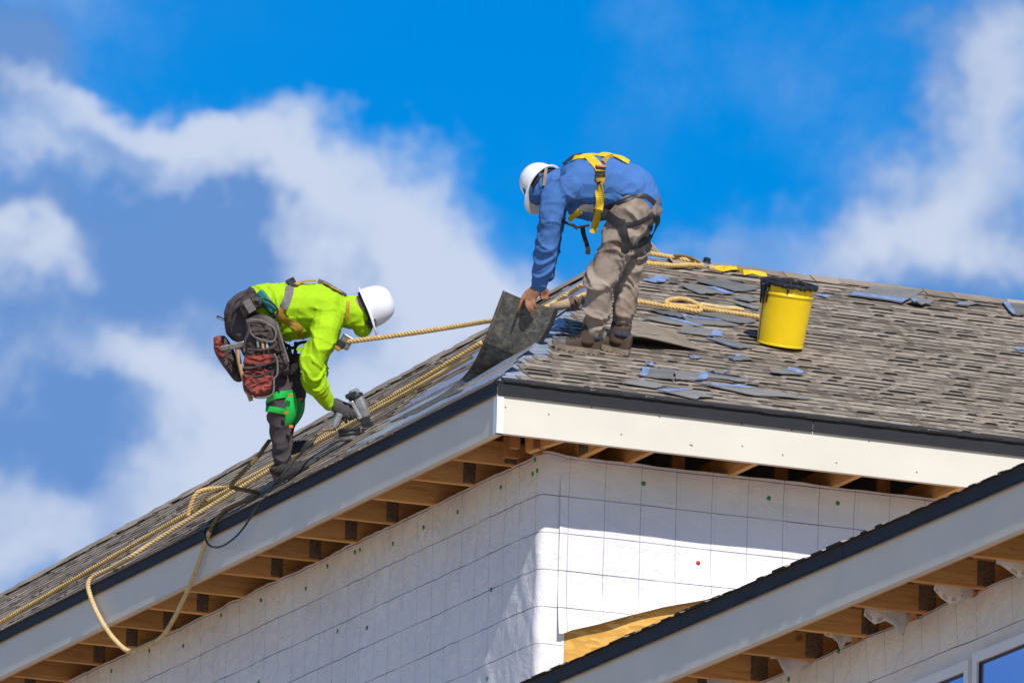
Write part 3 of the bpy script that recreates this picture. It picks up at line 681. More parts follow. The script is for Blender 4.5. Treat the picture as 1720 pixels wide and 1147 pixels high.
def ring_chain(mb, nodes, lat, n=14, sub=4):
    """nodes: (point, r_lat, r_oth); elliptical tube with rounded ends, interpolated between nodes"""
    P = np.array([q[0] for q in nodes], float); r1 = np.array([q[1] for q in nodes]); r2 = np.array([q[2] for q in nodes])
    if len(P) == 2: P = np.array([P[0], (P[0]+P[1])/2, P[1]]); r1 = np.array([r1[0], r1.mean(), r1[1]]); r2 = np.array([r2[0], r2.mean(), r2[1]])
    L = len(P); path = catmull(P, 1e9) if sub == 1 else None
    ext = np.concatenate([[2*P[0]-P[1]], P, [2*P[-1]-P[-2]]]); pts = []; ra = []; rb = []
    for i in range(L-1):
        p0, p1, p2, p3 = ext[i:i+4]
        for k in range(sub):
            t = k/sub; pts.append(.5*((2*p1)+(-p0+p2)*t+(2*p0-5*p1+4*p2-p3)*t*t+(-p0+3*p1-3*p2+p3)*t**3))
            s = t*t*(3-2*t); ra.append(r1[i]*(1-s)+r1[i+1]*s); rb.append(r2[i]*(1-s)+r2[i+1]*s)
    pts.append(P[-1]); ra.append(r1[-1]); rb.append(r2[-1])
    pts = np.array(pts); T = np.gradient(pts, axis=0); T /= np.linalg.norm(T, axis=1)[:, None]
    # rounded caps
    def cap(i, sgn):
        o = []
        for a in (math.radians(80), math.radians(55), math.radians(28)):
            o.append((pts[i]+sgn*T[i]*min(ra[i], rb[i])*.85*math.sin(a), ra[i]*math.cos(a), rb[i]*math.cos(a), T[i]))
        return o
    rows = cap(0, -1)+[(pts[i], ra[i], rb[i], T[i]) for i in range(len(pts))]+cap(-1, 1)[::-1]
    vs = []
    for p, a, b, t in rows:
        l = lat-t*(lat@t)
        if np.linalg.norm(l) < .2: l = np.cross(t, V(0, 0, 1))
        l = unit(l); q = np.cross(t, l)
        for k in range(n):
            th = 2*math.pi*k/n; vs.append(p+l*a*math.cos(th)+q*b*math.sin(th))
    m = len(rows); fs = [(i*n+k, i*n+(k+1) % n, (i+1)*n+(k+1) % n, (i+1)*n+k) for i in range(m-1) for k in range(n)]
    fs += [tuple(range(n-1, -1, -1)), tuple((m-1)*n+k for k in range(n))]
    mb.add(vs, fs)
def wrinkle(me, chains, amp=1.0, seed=0.0):
    """folds that run across each limb, strongest where a node asks for them"""
    co = coords(me); nr = normals(me); best = np.full(len(co), 1e9); al = np.zeros(len(co)); am = np.zeros(len(co)); ax = np.zeros((len(co), 3))
    off = 0.0
    for ch in chains:
        for (p, *_, a0), (q, *_, a1) in zip(ch[:-1], ch[1:]):
            d = q-p; L = np.linalg.norm(d); t = np.clip(((co-p)@d)/(L*L), 0, 1); dist = np.linalg.norm(co-(p+t[:, None]*d), axis=1)
            m = dist < best; best[m] = dist[m]; al[m] = (off+t*L)[m]; am[m] = (a0+(a1-a0)*t)[m]; ax[m] = d/L; off += L
        off += 1.0
    disp = np.empty(len(co))
    for i in range(len(co)):
        p = co[i]; a = al[i]
        sw = noise.noise(Vector((p[0]*4+seed, p[1]*4, p[2]*4)))
        dg = p@FWD
        n1 = noise.noise(Vector((a*8.5+dg*9+sw*1.1+seed, p[2]*2.0+sw*.6, p[0]*2.0))); n2 = noise.noise(Vector((a*17-dg*13+seed*2+sw*1.6, p[2]*4, p[0]*4))); n3 = noise.noise(Vector((p[0]*5+seed, p[1]*5, p[2]*5)))
        disp[i] = sw*.45+1.1*(1-min(1, abs(n1)*2.6))**2*(.45+max(0, n3+.3))+.5*(1-min(1, abs(n2)*2.8))**2*(.4+max(0, .4-n3))-.55
    co2 = co+nr*(disp*am*amp)[:, None]
    me.vertices.foreach_set('co', co2.reshape(-1)); me.update()
def attach(me, name, mats, parent):
    off = wloc(parent); c = coords(me)-off; me.vertices.foreach_set('co', c.reshape(-1)); me.update(); me.name = name
    me.materials.clear()
    for m in (mats if isinstance(mats, (list, tuple)) else [mats]): me.materials.append(m)
    me.polygons.foreach_set('use_smooth', [True]*len(me.polygons))
    o = bpy.data.objects.new(name, me); col.objects.link(o); o.parent = parent; return o
def bvh_of(objs):
    vs = []; fs = []
    for o in objs:
        b = len(vs); w = wloc(o); c = coords(o.data)+w; vs += [tuple(p) for p in c]; fs += [tuple(b+i for i in f.vertices) for f in o.data.polygons]
    return bvhtree.BVHTree.FromPolygons(vs, fs)
def hit(bv, px, py, dep):
    h = bv.ray_cast(Vector(CAM), Vector(unit(ray(px, py))))
    if h[0] is None: return None, None
    n = np.array(h[1]); n = n if n@FWD < 0 else -n
    return np.array(h[0]), n
def strap(bv, pxs, w, m, name, parent, lift=.007, thick=.004, dep=None, edge=None):
    """webbing laid over clothing: the path is traced over the cloth, the band keeps its own thickness"""
    pts = []; nrm = []
    dense = catmull([V(x, y, 0) for x, y in pxs], 3.0)
    for x, y, _ in dense:
        p, n = hit(bv, x, y, dep)
        pts.append(p); nrm.append(n)
    ok = [i for i, p in enumerate(pts) if p is not None]
    if not ok: return None
    D = np.interp(range(len(pts)), ok, [depth(pts[i]) for i in ok])
    for i, p in enumerate(pts):
        if p is None: pts[i] = at(dense[i][0], dense[i][1], D[i]); j = min(ok, key=lambda k: abs(k-i)); nrm[i] = nrm[j]
    pts = np.array(pts); nrm = np.array(nrm)
    for _ in range(5):
        nrm[1:-1] = (nrm[:-2]+nrm[1:-1]*2+nrm[2:])/4; dp = pts.copy(); dp[1:-1] = (pts[:-2]+pts[1:-1]*2+pts[2:])/4; pts = dp
    T = np.gradient(pts, axis=0); rows = []
    for p, n, t in zip(pts, nrm, T):
        t = unit(t); s = unit(np.cross(n, t)); n2 = unit(np.cross(t, s)); rows.append([p+n2*lift-s*w/2, p+n2*(lift+.002), p+n2*lift+s*w/2])
    mb = MB(); mb.grid(np.array(rows), thick=thick); return mb.build(name, m, parent, smooth=False, fix=True)
def hardhat(parent, front, back, out, h=.135, wide=.215, name='helmet'):
    """front/back: brim ends on the long axis (3D), out: crown direction"""
    c = (front+back)/2; f = front-back; L = np.linalg.norm(f); f = f/L; u = unit(out-f*(out@f)); s = np.cross(u, f)
    a = L/2-.032; b = wide/2
    def surf(k, sh, ins=0.0):
        rows = []
        for i in range(13):
            e = i/12*math.pi/2; r = math.cos(e)**.72; z = (h-ins)*math.sin(e)**.92; row = []
            for j in range(40):
                t = 2*math.pi*j/40; x = (a-ins)*r*math.cos(t); y = (b-ins)*r*math.sin(t)
                rid = (.006*math.exp(-(y/.022)**2)*math.sin(e)**.6 if ins == 0 else 0)
                row.append(c+f*(x-.006)+s*y+u*(z+rid))
            rows.append(row+[row[0]])
        return np.array(rows)
    mb = MB(); mb.grid(surf(0, 0), flip=True); mb.grid(surf(0, 0, .006))
    # brim: all round, longer visor in front, drooping a little
    rows = []
    for k, (d, z) in enumerate(((-.006, .004), (0, .004), (1, .0), (1.03, -.005), (.98, -.008), (0, -.003), (-.006, -.003))):
        row = []
        for j in range(41):
            t = 2*math.pi*j/40; fr = max(0, math.cos(t)); w = .016+.046*fr**2.2; dr = -.018*fr**2*max(0, d)
            row.append(c+f*((a+w*d)*math.cos(t)-.006)+s*(b+w*d*.9)*math.sin(t)+u*(z+dr))
        rows.append(row)
    mb.grid(np.array(rows), flip=True)
    o = mb.build(name, M['white_hat'], parent, smooth=True, fix=True)
    sb = MB(); ring = [c+f*(.9*a*math.cos(t)-.006)+s*.88*b*math.sin(t)+u*.006 for t in np.linspace(0, 2*math.pi, 33)]
    sb.grid(np.array([ring, [p-u*.03 for p in ring]]), thick=.003); sb.build('head_band', M['black'], o, smooth=True)
    return o
def blob(mb, p, ax, r, n=12, m=0):
    """ellipsoid with axes ax (3 vectors) and radii r"""
    rows = []
    for i in range(1, n):
        e = -math.pi/2+math.pi*i/n; rows.append([p+ax[0]*r[0]*math.cos(e)*math.cos(t)+ax[1]*r[1]*math.cos(e)*math.sin(t)+ax[2]*r[2]*math.sin(e) for t in np.linspace(0, 2*math.pi, 2*n, endpoint=False)])
    k = 2*n; vs = [q for row in rows for q in row]; fs = [(i*k+j, i*k+(j+1) % k, (i+1)*k+(j+1) % k, (i+1)*k+j) for i in range(len(rows)-1) for j in range(k)]
    fs += [tuple(range(k-1, -1, -1)), tuple((len(rows)-1)*k+j for j in range(k))]
    mb.add(vs, fs, m)
def shoe(parent, name, heel, toe, up, w, hh, mats, ankle, cap=False, sole_t=.03):
    """heel, toe: points on the ground; w half width; upper lofted over a real outline"""
    f = toe-heel; L = np.linalg.norm(f); f = f/L; u = unit(up-f*(up@f)); s = np.cross(u, f)
    outl = [(0, .62), (.06, .82), (.2, .86), (.42, .80), (.6, .95), (.75, 1.0), (.87, .86), (.95, .6), (1.0, .25)]
    def sec(t, k):   # half width, height of the upper
        return np.interp(t, [q[0] for q in outl], [q[1] for q in outl])*w*k
    hts = lambda t: np.interp(t, [0, .1, .3, .45, .6, .75, .9, 1.0], [hh, hh*1.02, hh*.98, hh*.74, hh*.60, hh*.56, hh*.46, hh*.22])
    ts = [0, .03, .08, .16, .26, .36, .46, .56, .66, .76, .85, .92, .97, 1.0]
    so_ = MB(); rows = []
    for t in ts:
        a = sec(t, 1.06); tw = .0 if t < .9 else .012*(t-.9)/.1
        rows.append([heel+f*L*t+s*a*q+u*(zz+tw) for q, zz in ((-1, 0), (-1, sole_t), (0, sole_t), (1, sole_t), (1, 0), (0, 0))])
    rows = np.array(rows); so_.grid(np.concatenate([rows, rows[:, :1]], axis=1)); so_.add(rows[0], [(5, 4, 3, 2, 1, 0)]); so_.add(rows[-1], [(0, 1, 2, 3, 4, 5)])
    for t in np.arange(.08, .95, .105):   # lugs
        a = sec(t, 1.075); so_.box((-.009, -a, -.006), (.009, a, .014), axes=(f, s, u), org=heel+f*L*t)
    sole = so_.build('sole', mats[1], parent, fix=True)
    up_ = MB(); rows = []
    for t in ts:
        a = sec(t, 1.0); H = hts(t); row = []
        for k in range(11):
            th = math.pi*k/10; x = math.cos(th); z = math.sin(th)**.62
            row.append(heel+f*L*(t*.985+.006)+s*a*x*(1-.22*z*(t < .4))+u*(sole_t-.002+(H-sole_t)*z+.0025*nz(t*30, k*1.3)))
        rows.append(row)
    up_.grid(np.array(rows)); up_.add(rows[0], [tuple(range(11))]); up_.add(rows[-1], [tuple(range(10, -1, -1))])
    o = up_.build('upper', mats[0], parent, smooth=True, fix=True)
    if cap:
        tc = MB(); G = []
        for t in (.77, .82, .87, .92, .97, 1.0, 1.01):
            a = sec(min(t, 1), 1.03); H = hts(min(t, 1))
            G.append([heel+f*L*(t*.985+.009)+s*a*math.cos(th)+u*(sole_t-.002+(H+.004-sole_t)*math.sin(th)**.62) for th in np.linspace(0, math.pi, 11)])
        tc.grid(np.array(G)); tc.build('toe_cap', mats[2], parent, smooth=True, fix=True)
    la = MB()
    for k in range(4):
        t = .40+.075*k; H = hts(t); a = sec(t, .5); c0 = heel+f*L*t; la.tube([c0+s*a+u*(H*.95), c0+f*.008+u*(H+.003), c0-s*a+u*(H*.95)], .0035, 5)
    la.build('laces', mats[3] if len(mats) > 3 else mats[1], parent)
    return sole

def make_clothes(chains, lat, voxel, name, m, parent, amp=1.0, seed=0.0, smooth=2):
    mb = MB()
    for ch in chains: ring_chain(mb, [(p, a, b) for p, a, b, _ in ch], lat)
    me = remesh(mb, voxel, smooth); wrinkle(me, chains, amp, seed); return attach(me, name, m, parent)

# ---- worker in blue
D2 = depth(onR(1000, 592)); Q = lambda x, y, d=0.0: at(x, y, D2+d)
lat2 = unit(FWD*1.0+RGT*.05)
foot_n = onR(985, 597); foot_f = onR(1040, 600)
w2 = thing('person', 'person in royal blue shirt and khaki trousers bending down, one hand lifting the black sheet', 'person', (foot_n+foot_f)/2)
A = .010; Bq = .004
torso2 = [(Q(1072, 346, 0), .165, .150, .006), (Q(1056, 325, 0), .165, .160, .008), (Q(1030, 314, 0), .175, .172, .012), (Q(1002, 311, 0), .185, .172, .012), (Q(975, 310, 0), .195, .160, .010), (Q(953, 311, 0), .185, .125, .008), (Q(938, 312, 0), .10, .085, .004)]
belly2 = [(Q(1034, 330, 0), .13, .12, .010), (Q(1000, 345, 0), .14, .105, .014), (Q(968, 348, 0), .13, .07, .010)]
arm2n = [(Q(957, 316, -.15), .085, .085, .010), (Q(934, 330, -.19), .078, .082, .012), (Q(925, 365, -.205), .070, .072, .010), (Q(921, 404, -.20), .062, .064, .014), (Q(913, 440, -.17), .058, .062, .012), (Q(908, 468, -.14), .050, .053, .016), (Q(905, 481, -.125), .043, .046, .010)]
arm2f = [(Q(957, 314, .15), .085, .085, .010), (Q(938, 326, .19), .078, .080, .010), (Q(932, 362, .21), .068, .070, .010), (Q(928, 398, .20), .060, .062, .012), (Q(922, 432, .17), .054, .056, .012), (Q(917, 462, .13), .043, .044, .008)]
leg2n = [(Q(1062, 350, -.08), .125, .125, .010), (Q(1044, 395, -.10), .105, .112, .016), (Q(1022, 440, -.12), .088, .093, .014), (Q(1008, 478, -.12), .080, .084, .018), (Q(1003, 515, -.10), .078, .080, .014), (Q(999, 540, -.085), .073, .072, .026), (Q(997, 557, -.08), .064, .064, .020)]
leg2f = [(Q(1068, 348, .08), .125, .125, .010), (Q(1066, 395, .10), .100, .098, .016), (Q(1058, 440, .10), .085, .078, .014), (Q(1052, 478, .10), .078, .074, .018), (Q(1049, 515, .09), .078, .074, .014), (Q(1046, 538, .085), .073, .070, .026), (Q(1044, 554, .08), .064, .062, .020)]
pel2 = [(Q(1083, 340, -.06), .10, .10, .006), (Q(1083, 342, .06), .10, .10, .006)]
seat2 = [(Q(1062, 352, 0), .155, .135, .008), (Q(1078, 345, 0), .16, .125, .008), (Q(1086, 356, 0), .15, .10, .008)]
def shrink(ch, k): return [(p, a*k, b*k, 0) for p, a, b, _ in ch]
# body: one continuous surface, hand with five fingers on the sheet
def px4(x, y, d): return Q(740+x/4.2475, 400+y/4.2475, d)
bm_ = MB()
for ch in (torso2, arm2n, arm2f, leg2n, leg2f): ring_chain(bm_, [(p, a*.6, b*.6) for p, a, b, _ in ch], lat2)
ring_chain(bm_, [(Q(945, 308, 0), .06, .06), (Q(922, 308, 0), .055, .06)], lat2)
hd = Q(908, 314, .03); hu = unit(-RGT*.92+UPV*.38); hf = unit(-RGT*.38-UPV*.92); hs_ = np.cross(hf, hu)
blob(bm_, hd, (hf, hs_, hu), (.080, .068, .085)); blob(bm_, hd+hf*.080-hu*.02, (hf, hs_, hu), (.018, .014, .022), 6)
for sg in (-1, 1): blob(bm_, hd+hs_*sg*.076, (hf, hs_, hu), (.022, .012, .03), 6)
ring_chain(bm_, [(px4(695, 350, -.125), .030, .034), (px4(668, 385, -.125), .026, .037), (px4(640, 412, -.125), .022, .042), (px4(630, 432, -.128), .018, .040)], lat2)
HP2 = -.128
fing2 = [[(600, 400), (580, 440), (566, 480), (549, 522)], [(618, 425), (612, 470), (622, 500), (640, 530)], [(640, 430), (638, 472), (650, 500), (663, 522)], [(662, 425), (662, 455), (672, 478), (684, 497)]]
for fg in fing2:
    ds = (HP2, HP2-.012, HP2-.012, HP2-.004); ring_chain(bm_, [(px4(x, y, d), r, r) for (x, y), d, r in zip(fg, ds, (.011, .0105, .0095, .0075))], lat2, n=8)
ring_chain(bm_, [(px4(690, 390, -.11), .014, .014), (px4(660, 430, -.085), .012, .012), (px4(630, 470, -.075), .010, .010), (px4(610, 495, -.08), .008, .008)], lat2, n=8)   # thumb behind the sheet
ring_chain(bm_, [(arm2f[-1][0], .032, .03), (Q(913, 478, .11), .035, .022), (Q(908, 492, .09), .028, .02)], lat2)
for k in range(4): ring_chain(bm_, [(Q(911+k*3, 488, .075+.02*k), .010, .010), (Q(908+k*3, 497, .07+.02*k), .009, .009), (Q(912+k*3, 503, .07+.02*k), .008, .008)], lat2, n=7)
ring_chain(bm_, [(Q(914, 482, .13), .012, .012), (Q(920, 492, .13), .010, .010), (Q(919, 499, .125), .008, .008)], lat2, n=7)
for leg, ft in ((leg2n, foot_n), (leg2f, foot_f)): ring_chain(bm_, [(leg[-1][0], .035, .035), (leg[-1][0]*.7+(ft+V(0, 0, .06))*.3, .02, .02)], lat2)
me = remesh(bm_, .0055, 2); body2 = attach(me, 'body', M['skin'], w2)
shirt2 = make_clothes([torso2, belly2, arm2n, arm2f], lat2, .0075, 'shirt', M['blue'], w2, 1.3, 3.1)
trous2 = make_clothes([leg2n, leg2f, seat2], lat2, .0075, 'trousers', M['khaki'], w2, 1.7, 7.7)
for leg in (leg2n, leg2f):
    cu = MB(); c_ = leg[-1][0]; tdir = unit(leg[-1][0]-leg[-2][0]); a_ = unit(np.cross(tdir, RGT)); b_c = np.cross(tdir, a_)
    ring_ = [[c_+tdir*z+(a_*math.cos(t)+b_c*math.sin(t))*(r_+.004*nz(math.cos(t)*3, math.sin(t)*3, z*40)) for t in np.linspace(0, 2*math.pi, 25)] for z, r_ in ((.012, .054), (.034, .0555), (.046, .053))]
    cu.grid(np.array(ring_), thick=.004); cu.build('sock_cuff', M['cuff'], w2, smooth=True, fix=True)
# cuff band and shirt hem
# hood over neck and back of head
hd2 = [(Q(948, 309, 0), .10, .085, .004), (Q(930, 308, 0), .092, .088, .012), (Q(913, 311, 0), .092, .100, .012), (Q(901, 316, 0), .085, .105, .008)]
hood2 = make_clothes([hd2], lat2, .009, 'hood', M['blue'], w2, 1.2, 5.5)
px3 = lambda x, y, d=0.0: Q(840+x/5.733, 230+y/5.733, d)
hat2 = hardhat(w2, px3(285, 690, .01), px3(545, 262, -.015), unit(unit(px3(170, 330)-px3(400, 460))+FWD*.80), .150, .225)
# boots
nb = [M['boot'], M['sole'], M['toecap'], M['strap_dark']]
def on_roof(p, n=NR): return p-n*(p@n)
he = on_roof(onR(1004, 597)); to = on_roof(onR(930, 585.5)); to = he+unit(to-he)*.275
def boot(parent, he, to, up, w, hh, mats, cap, ankle, shaft_top, sr):
    sh = MB(); f = unit(to-he); s = unit(np.cross(up, f)); c = he+f*.085+up*.05
    rows = []
    for k in range(7):
        t = k/6; p = c*(1-t)+shaft_top*t; rows.append([p+f*math.cos(a)*(sr-.004*(1-t))*1.08+s*math.sin(a)*sr*.92+up*.003*nz(a*2, t*6) for a in np.linspace(0, 2*math.pi, 19)])
    sh.grid(np.array(rows), thick=.006); root = sh.build('boot', mats[0], parent, smooth=True, fix=True)
    shoe(root, 'boot', he, to, up, w, hh, mats, ankle, cap); return root
boot(w2, he+NR*.012, to+NR*.012, NR, .050, .115, nb, True, None, Q(1000, 546, -.082), .051)
he2 = on_roof(onR(1056, 599)); to2 = he2+unit(V(-1.0, .62, .31))*.27
boot(w2, he2+NR*.012, to2+NR*.012, NR, .050, .115, nb, True, None, Q(1045, 544, .082), .051)
# harness
bv2 = bvh_of([shirt2, trous2])
c3 = lambda L: [(840+x/5.733, 230+y/5.733) for x, y in L]
hz = [('strap_dark', [(615, 275), (660, 235), (720, 200), (800, 185)], .040), ('strap_yellow', [(718, 214), (800, 200), (900, 188), (1010, 182), (1100, 190), (1170, 216), (1235, 256)], .042),
      ('strap_yellow', [(835, 182), (895, 235), (945, 290), (962, 330)], .050), ('strap_mustard', [(962, 300), (970, 380), (968, 462)], .052), ('strap_yellow', [(968, 450), (962, 560), (952, 650), (945, 700)], .050),
      ('strap_yellow', [(950, 680), (930, 780), (905, 860), (885, 925)], .044), ('grey_strap', [(765, 672), (830, 684), (905, 690)], .044), ('strap_yellow', [(655, 800), (710, 750), (780, 705)], .036),
      ('strap_dark', [(985, 715), (1060, 770), (1130, 830), (1200, 850)], .060), ('strap_dark', [(1190, 852), (1290, 838), (1390, 795), (1480, 745)], .030), ('strap_dark', [(1480, 745), (1515, 810), (1460, 930), (1380, 1010), (1290, 1055), (1215, 1040)], .040), ('strap_dark', [(1180, 860), (1200, 950), (1215, 1050), (1190, 1110)], .050),
      ('mustard', [(985, 250), (1030, 205), (1090, 195)], .03)]
for mm, L, w in hz: strap(bv2, c3(L), w, M['strap_mustard'] if mm == 'mustard' else M[mm], 'harness_strap', w2, lift=.010)
def buckle(bv, px, py, w, h, ang, m, parent, name='buckle', th=.012, out=.012):
    p, n = hit(bv, px, py, None)
    if p is None: return
    r = RGT*math.cos(ang)-UPV*math.sin(ang); r = unit(r-n*(r@n)); u = np.cross(n, r); mb = MB()
    for a, b, c, d in ((-w/2, w/2, h/2-.006, h/2), (-w/2, w/2, -h/2, -h/2+.006), (-w/2, -w/2+.006, -h/2, h/2), (w/2-.006, w/2, -h/2, h/2), (-w/2, w/2, -.004, .004)):
        mb.box((a, c, 0), (b, d, th), axes=(r, u, n), org=p+n*out)
    return mb.build(name, m, parent)
buckle(bv2, *c3([(868, 925)])[0], .055, .045, .5, M['steel'], w2); buckle(bv2, *c3([(965, 300)])[0], .06, .012, 0, M['orange'], w2, 'label_patch')
for yy_ in (320, 350, 385, 450): buckle(bv2, *c3([(968, yy_)])[0], .054, .012, 0, M['strap_dark'], w2, 'keeper', .003, .016)
strap(bv2, c3([(1010, 690), (1100, 655), (1180, 622), (1300, 575), (1400, 570), (1490, 640)]), .030, M['black'], 'belt', w2, lift=.004)
# hat chin strap seen on the neck
ns = MB(); ns.grid(np.array([[px3(405, 470, -.10), px3(436, 470, -.10)], [px3(418, 380, -.105), px3(448, 380, -.105)], [px3(432, 300, -.10), px3(458, 300, -.10)]]), thick=.004); ns.build('chin_strap', M['card'], w2, fix=True)
# lanyard hanging under the chest
ly = MB(); ly.grid(np.array([[px3(x-22, y, -.02), px3(x+26, y+6, -.02)] for x, y in ((790, 850), (800, 930), (826, 1010), (846, 1080), (842, 1130))]), thick=.01); ly.build('harness_strap', M['strap_dark'], w2, fix=True)
ly = MB(); ly.tube(catmull([px3(x, y, -.09) for x, y in ((590, 800), (640, 830), (690, 850), (740, 870), (860, 850))], .01), .008, 7); ly.build('harness_strap', M['strap_dark'], w2)
bk = MB(); bk.obox(px3(690, 845, -.09), px3(750, 885, -.09), .03, .02, UPV); bk.build('buckle', M['black'], w2)

# ---- worker in hi-vis
D1 = 66.75
S_ = lambda x, y, d=0.0: at(x, y, D1+d)
p1 = lambda x, y, d=0.0: S_(340+x/4.778, 440+y/4.778, d)
p2 = lambda x, y, d=0.0: S_(340+x/4.778, 620+y/4.778, d)
lat1 = unit(FWD)
footp = p2(640, 905, 0)
w1 = thing('person', 'person in neon yellow shirt and white helmet crouching on the eave with a nail gun', 'person', footp)
torso1 = [(p1(420, 400, 0), .16, .150, .004), (p1(520, 375, 0), .165, .150, .008), (p1(640, 372, 0), .175, .150, .012), (p1(780, 370, 0), .185, .148, .012), (p1(920, 372, 0), .195, .145, .010), (p1(1040, 385, 0), .19, .125, .008), (p1(1120, 400, 0), .12, .095, .005)]
belly1 = [(p1(600, 470, 0), .14, .10, .014), (p1(720, 520, 0), .14, .075, .016), (p1(850, 500, 0), .14, .07, .010)]
arm1n = [(p1(1010, 430, -.13), .095, .100, .008), (p1(985, 540, -.18), .092, .092, .012), (p1(950, 660, -.22), .080, .080, .012), (p1(895, 800, -.25), .070, .073, .016), (p1(885, 890, -.25), .066, .070, .018), (p2(905, 110, -.21), .062, .066, .016), (p2(965, 210, -.16), .054, .058, .014), (p2(1022, 285, -.12), .046, .046, .008)]
arm1f = [(p1(1030, 430, .13), .09, .095, .008), (p1(1000, 540, .18), .085, .085, .012), (p1(955, 690, .20), .072, .072, .012), (p1(920, 850, .20), .060, .062, .014), (p2(930, 110, .17), .055, .055, .014), (p2(985, 230, .13), .045, .045, .008)]
leg1n = [(p1(390, 500, -.07), .120, .120, .008), (p1(480, 720, -.12), .105, .105, .012), (p1(570, 940, -.14), .088, .085, .014), (p2(620, 190, -.14), .078, .076, .014), (p2(612, 330, -.13), .072, .070, .012), (p2(620, 480, -.11), .070, .066, .010), (p2(636, 620, -.09), .068, .060, .014), (p2(648, 730, -.08), .060, .055, .016)]
leg1f = [(p1(400, 500, .07), .120, .120, .008), (p1(540, 700, .12), .100, .100, .010), (p1(690, 930, .13), .082, .08, .012), (p2(745, 190, .12), .072, .07, .010), (p2(700, 340, .16), .062, .06, .010), (p2(640, 600, .22), .055, .05, .010)]
seat1 = [(p1(440, 370, 0), .155, .130, .006), (p1(340, 420, 0), .165, .125, .006), (p1(330, 520, 0), .155, .115, .006)]
b1 = MB()
for ch in (torso1, arm1n, arm1f, leg1n, leg1f): ring_chain(b1, [(p, a*.6, b*.6) for p, a, b, _ in ch], lat1)
ring_chain(b1, [(p1(1110, 390), .06, .06), (p1(1220, 410), .055, .06)], lat1)
h1 = p1(1300, 385, 0); hu1 = unit(RGT*390+UPV*170); hf1 = unit(RGT*170-UPV*390); hs1 = np.cross(hf1, hu1)
blob(b1, h1, (hf1, hs1, hu1), (.092, .075, .115)); blob(b1, h1+hf1*.092-hu1*.01, (hf1, hs1, hu1), (.018, .014, .022), 6)
for sg in (-1, 1): blob(b1, h1+hs1*sg*.076, (hf1, hs1, hu1), (.022, .012, .03), 6)
ring_chain(b1, [(leg1n[-1][0], .040, .042), (p2(650, 800, -.07), .036, .040), (p2(670, 850, -.07), .034, .038)], lat1)
ring_chain(b1, [(arm1f[-1][0], .03, .03), (p2(1060, 300, .10), .035, .025), (p2(1110, 345, .08), .03, .02)], lat1)
for k in range(4): ring_chain(b1, [(p2(1105, 340, .06+.02*k), .01, .01), (p2(1150, 370, .06+.02*k), .009, .009), (p2(1140, 400, .065+.02*k), .008, .008)], lat1, n=7)
ring_chain(b1, [(p2(1060, 310, .12), .011, .011), (p2(1095, 370, .13), .009, .009)], lat1, n=7)
me = remesh(b1, .0065, 2); body1 = attach(me, 'body', M['skin_pale'], w1)
shirt1 = make_clothes([torso1, belly1, arm1n, arm1f], lat1, .0075, 'shirt', M['hivis'], w1, 1.35, 1.3)
trous1 = make_clothes([leg1n, leg1f, seat1], lat1, .0075, 'trousers', M['charcoal'], w1, 1.0, 2.2)
hood1 = make_clothes([[(p1(1090, 400), .10, .09, .006), (p1(1180, 400), .098, .095, .014), (p1(1245, 440), .102, .108, .012), (p1(1280, 495), .090, .085, .010), (p1(1290, 535), .07, .06, .006)]], lat1, .009, 'hood', M['hivis'], w1, 1.2, 8.8)
gl = MB(); gl.obox(h1+hf1*.080-hs1*.085+hu1*.008, h1+hf1*.092+hs1*.085+hu1*.008, .05, .045, hu1); gl.obox(h1+hf1*.078-hs1*.082+hu1*.012, h1-hf1*.02-hs1*.088+hu1*.012, .006, .018, hu1)
bevel(gl.build('sunglasses', M['black'], w1), .006)
for dx, dd in ((0, -.085), (10, .085)):
    g2 = MB(); blob(g2, p1(1348+dx, 478, dd), (hf1, hs1, hu1), (.016, .010, .034), 8); g2.build('lens', M['black'], w1, smooth=True)
hat1 = hardhat(w1, p1(1418, 570, .0), p1(1252, 188, .0), unit(p1(1555, 300)-p1(1330, 370)), .150, .225)
# shoes
def shoe_on(parent, he, to, up, mats, w=.052, hh=.100):
    root = MB(); f = unit(to-he); s = unit(np.cross(up, f)); c = he+f*.07
    rows = [[c+up*z+f*math.cos(a)*.052*(1+e)+s*math.sin(a)*.04*(1+e) for a in np.linspace(0, 2*math.pi, 17)] for z, e in ((.05, .1), (.075, .05), (.092, 0), (.098, -.05))]
    root.grid(np.array(rows), thick=.006); r = root.build('shoe', mats[0], parent, smooth=True, fix=True)
    shoe(r, 'shoe', he, to, up, w, hh, mats, None, False, .024); return r
sm = [M['shoe'], M['black'], M['black'], M['strap_dark']]
hl = p2(590, 915, -.075); tl = p2(955, 745, -.11)
shoe_on(w1, hl, hl+unit(tl-hl)*.295, unit(NL-FWD*.15), sm)
shoe_on(w1, p2(620, 720, .20), p2(900, 610, .24), NL, sm)
# kneepads
def kneepad(parent, bv, c, top, bot, side, lift, m, thick):
    axis = unit(bot-top); L = np.linalg.norm(bot-top); out = unit(side-axis*(side@axis)); s = np.cross(axis, out); G = []
    for i in range(11):
        t = i/10; wd = .050*(1-.45*max(0, (t-.55)/.45)**1.5)*(1-.25*max(0, (.12-t)/.12)); bul = lift*math.sin(math.pi*min(1, max(0, t*1.05-.02)))**.6; row = []
        for j in range(11):
            a = (j/10-.5)*math.radians(190); row.append(top+axis*L*t+s*wd*math.sin(a)+out*(wd*.75*math.cos(a)+bul-.02))
        G.append(row)
    mb = MB(); mb.grid(np.array(G), thick=.010); o = mb.build('knee_pad', m, parent, smooth=True, fix=True)
    return o
bv1t = bvh_of([trous1]); bv1 = bvh_of([shirt1, trous1])
kdir = unit(RGT*1.0+UPV*.15-FWD*.35)
kp = kneepad(w1, None, None, p2(690, 165, -.15), p2(690, 455, -.13), kdir, .022, M['green_pad'], .01)
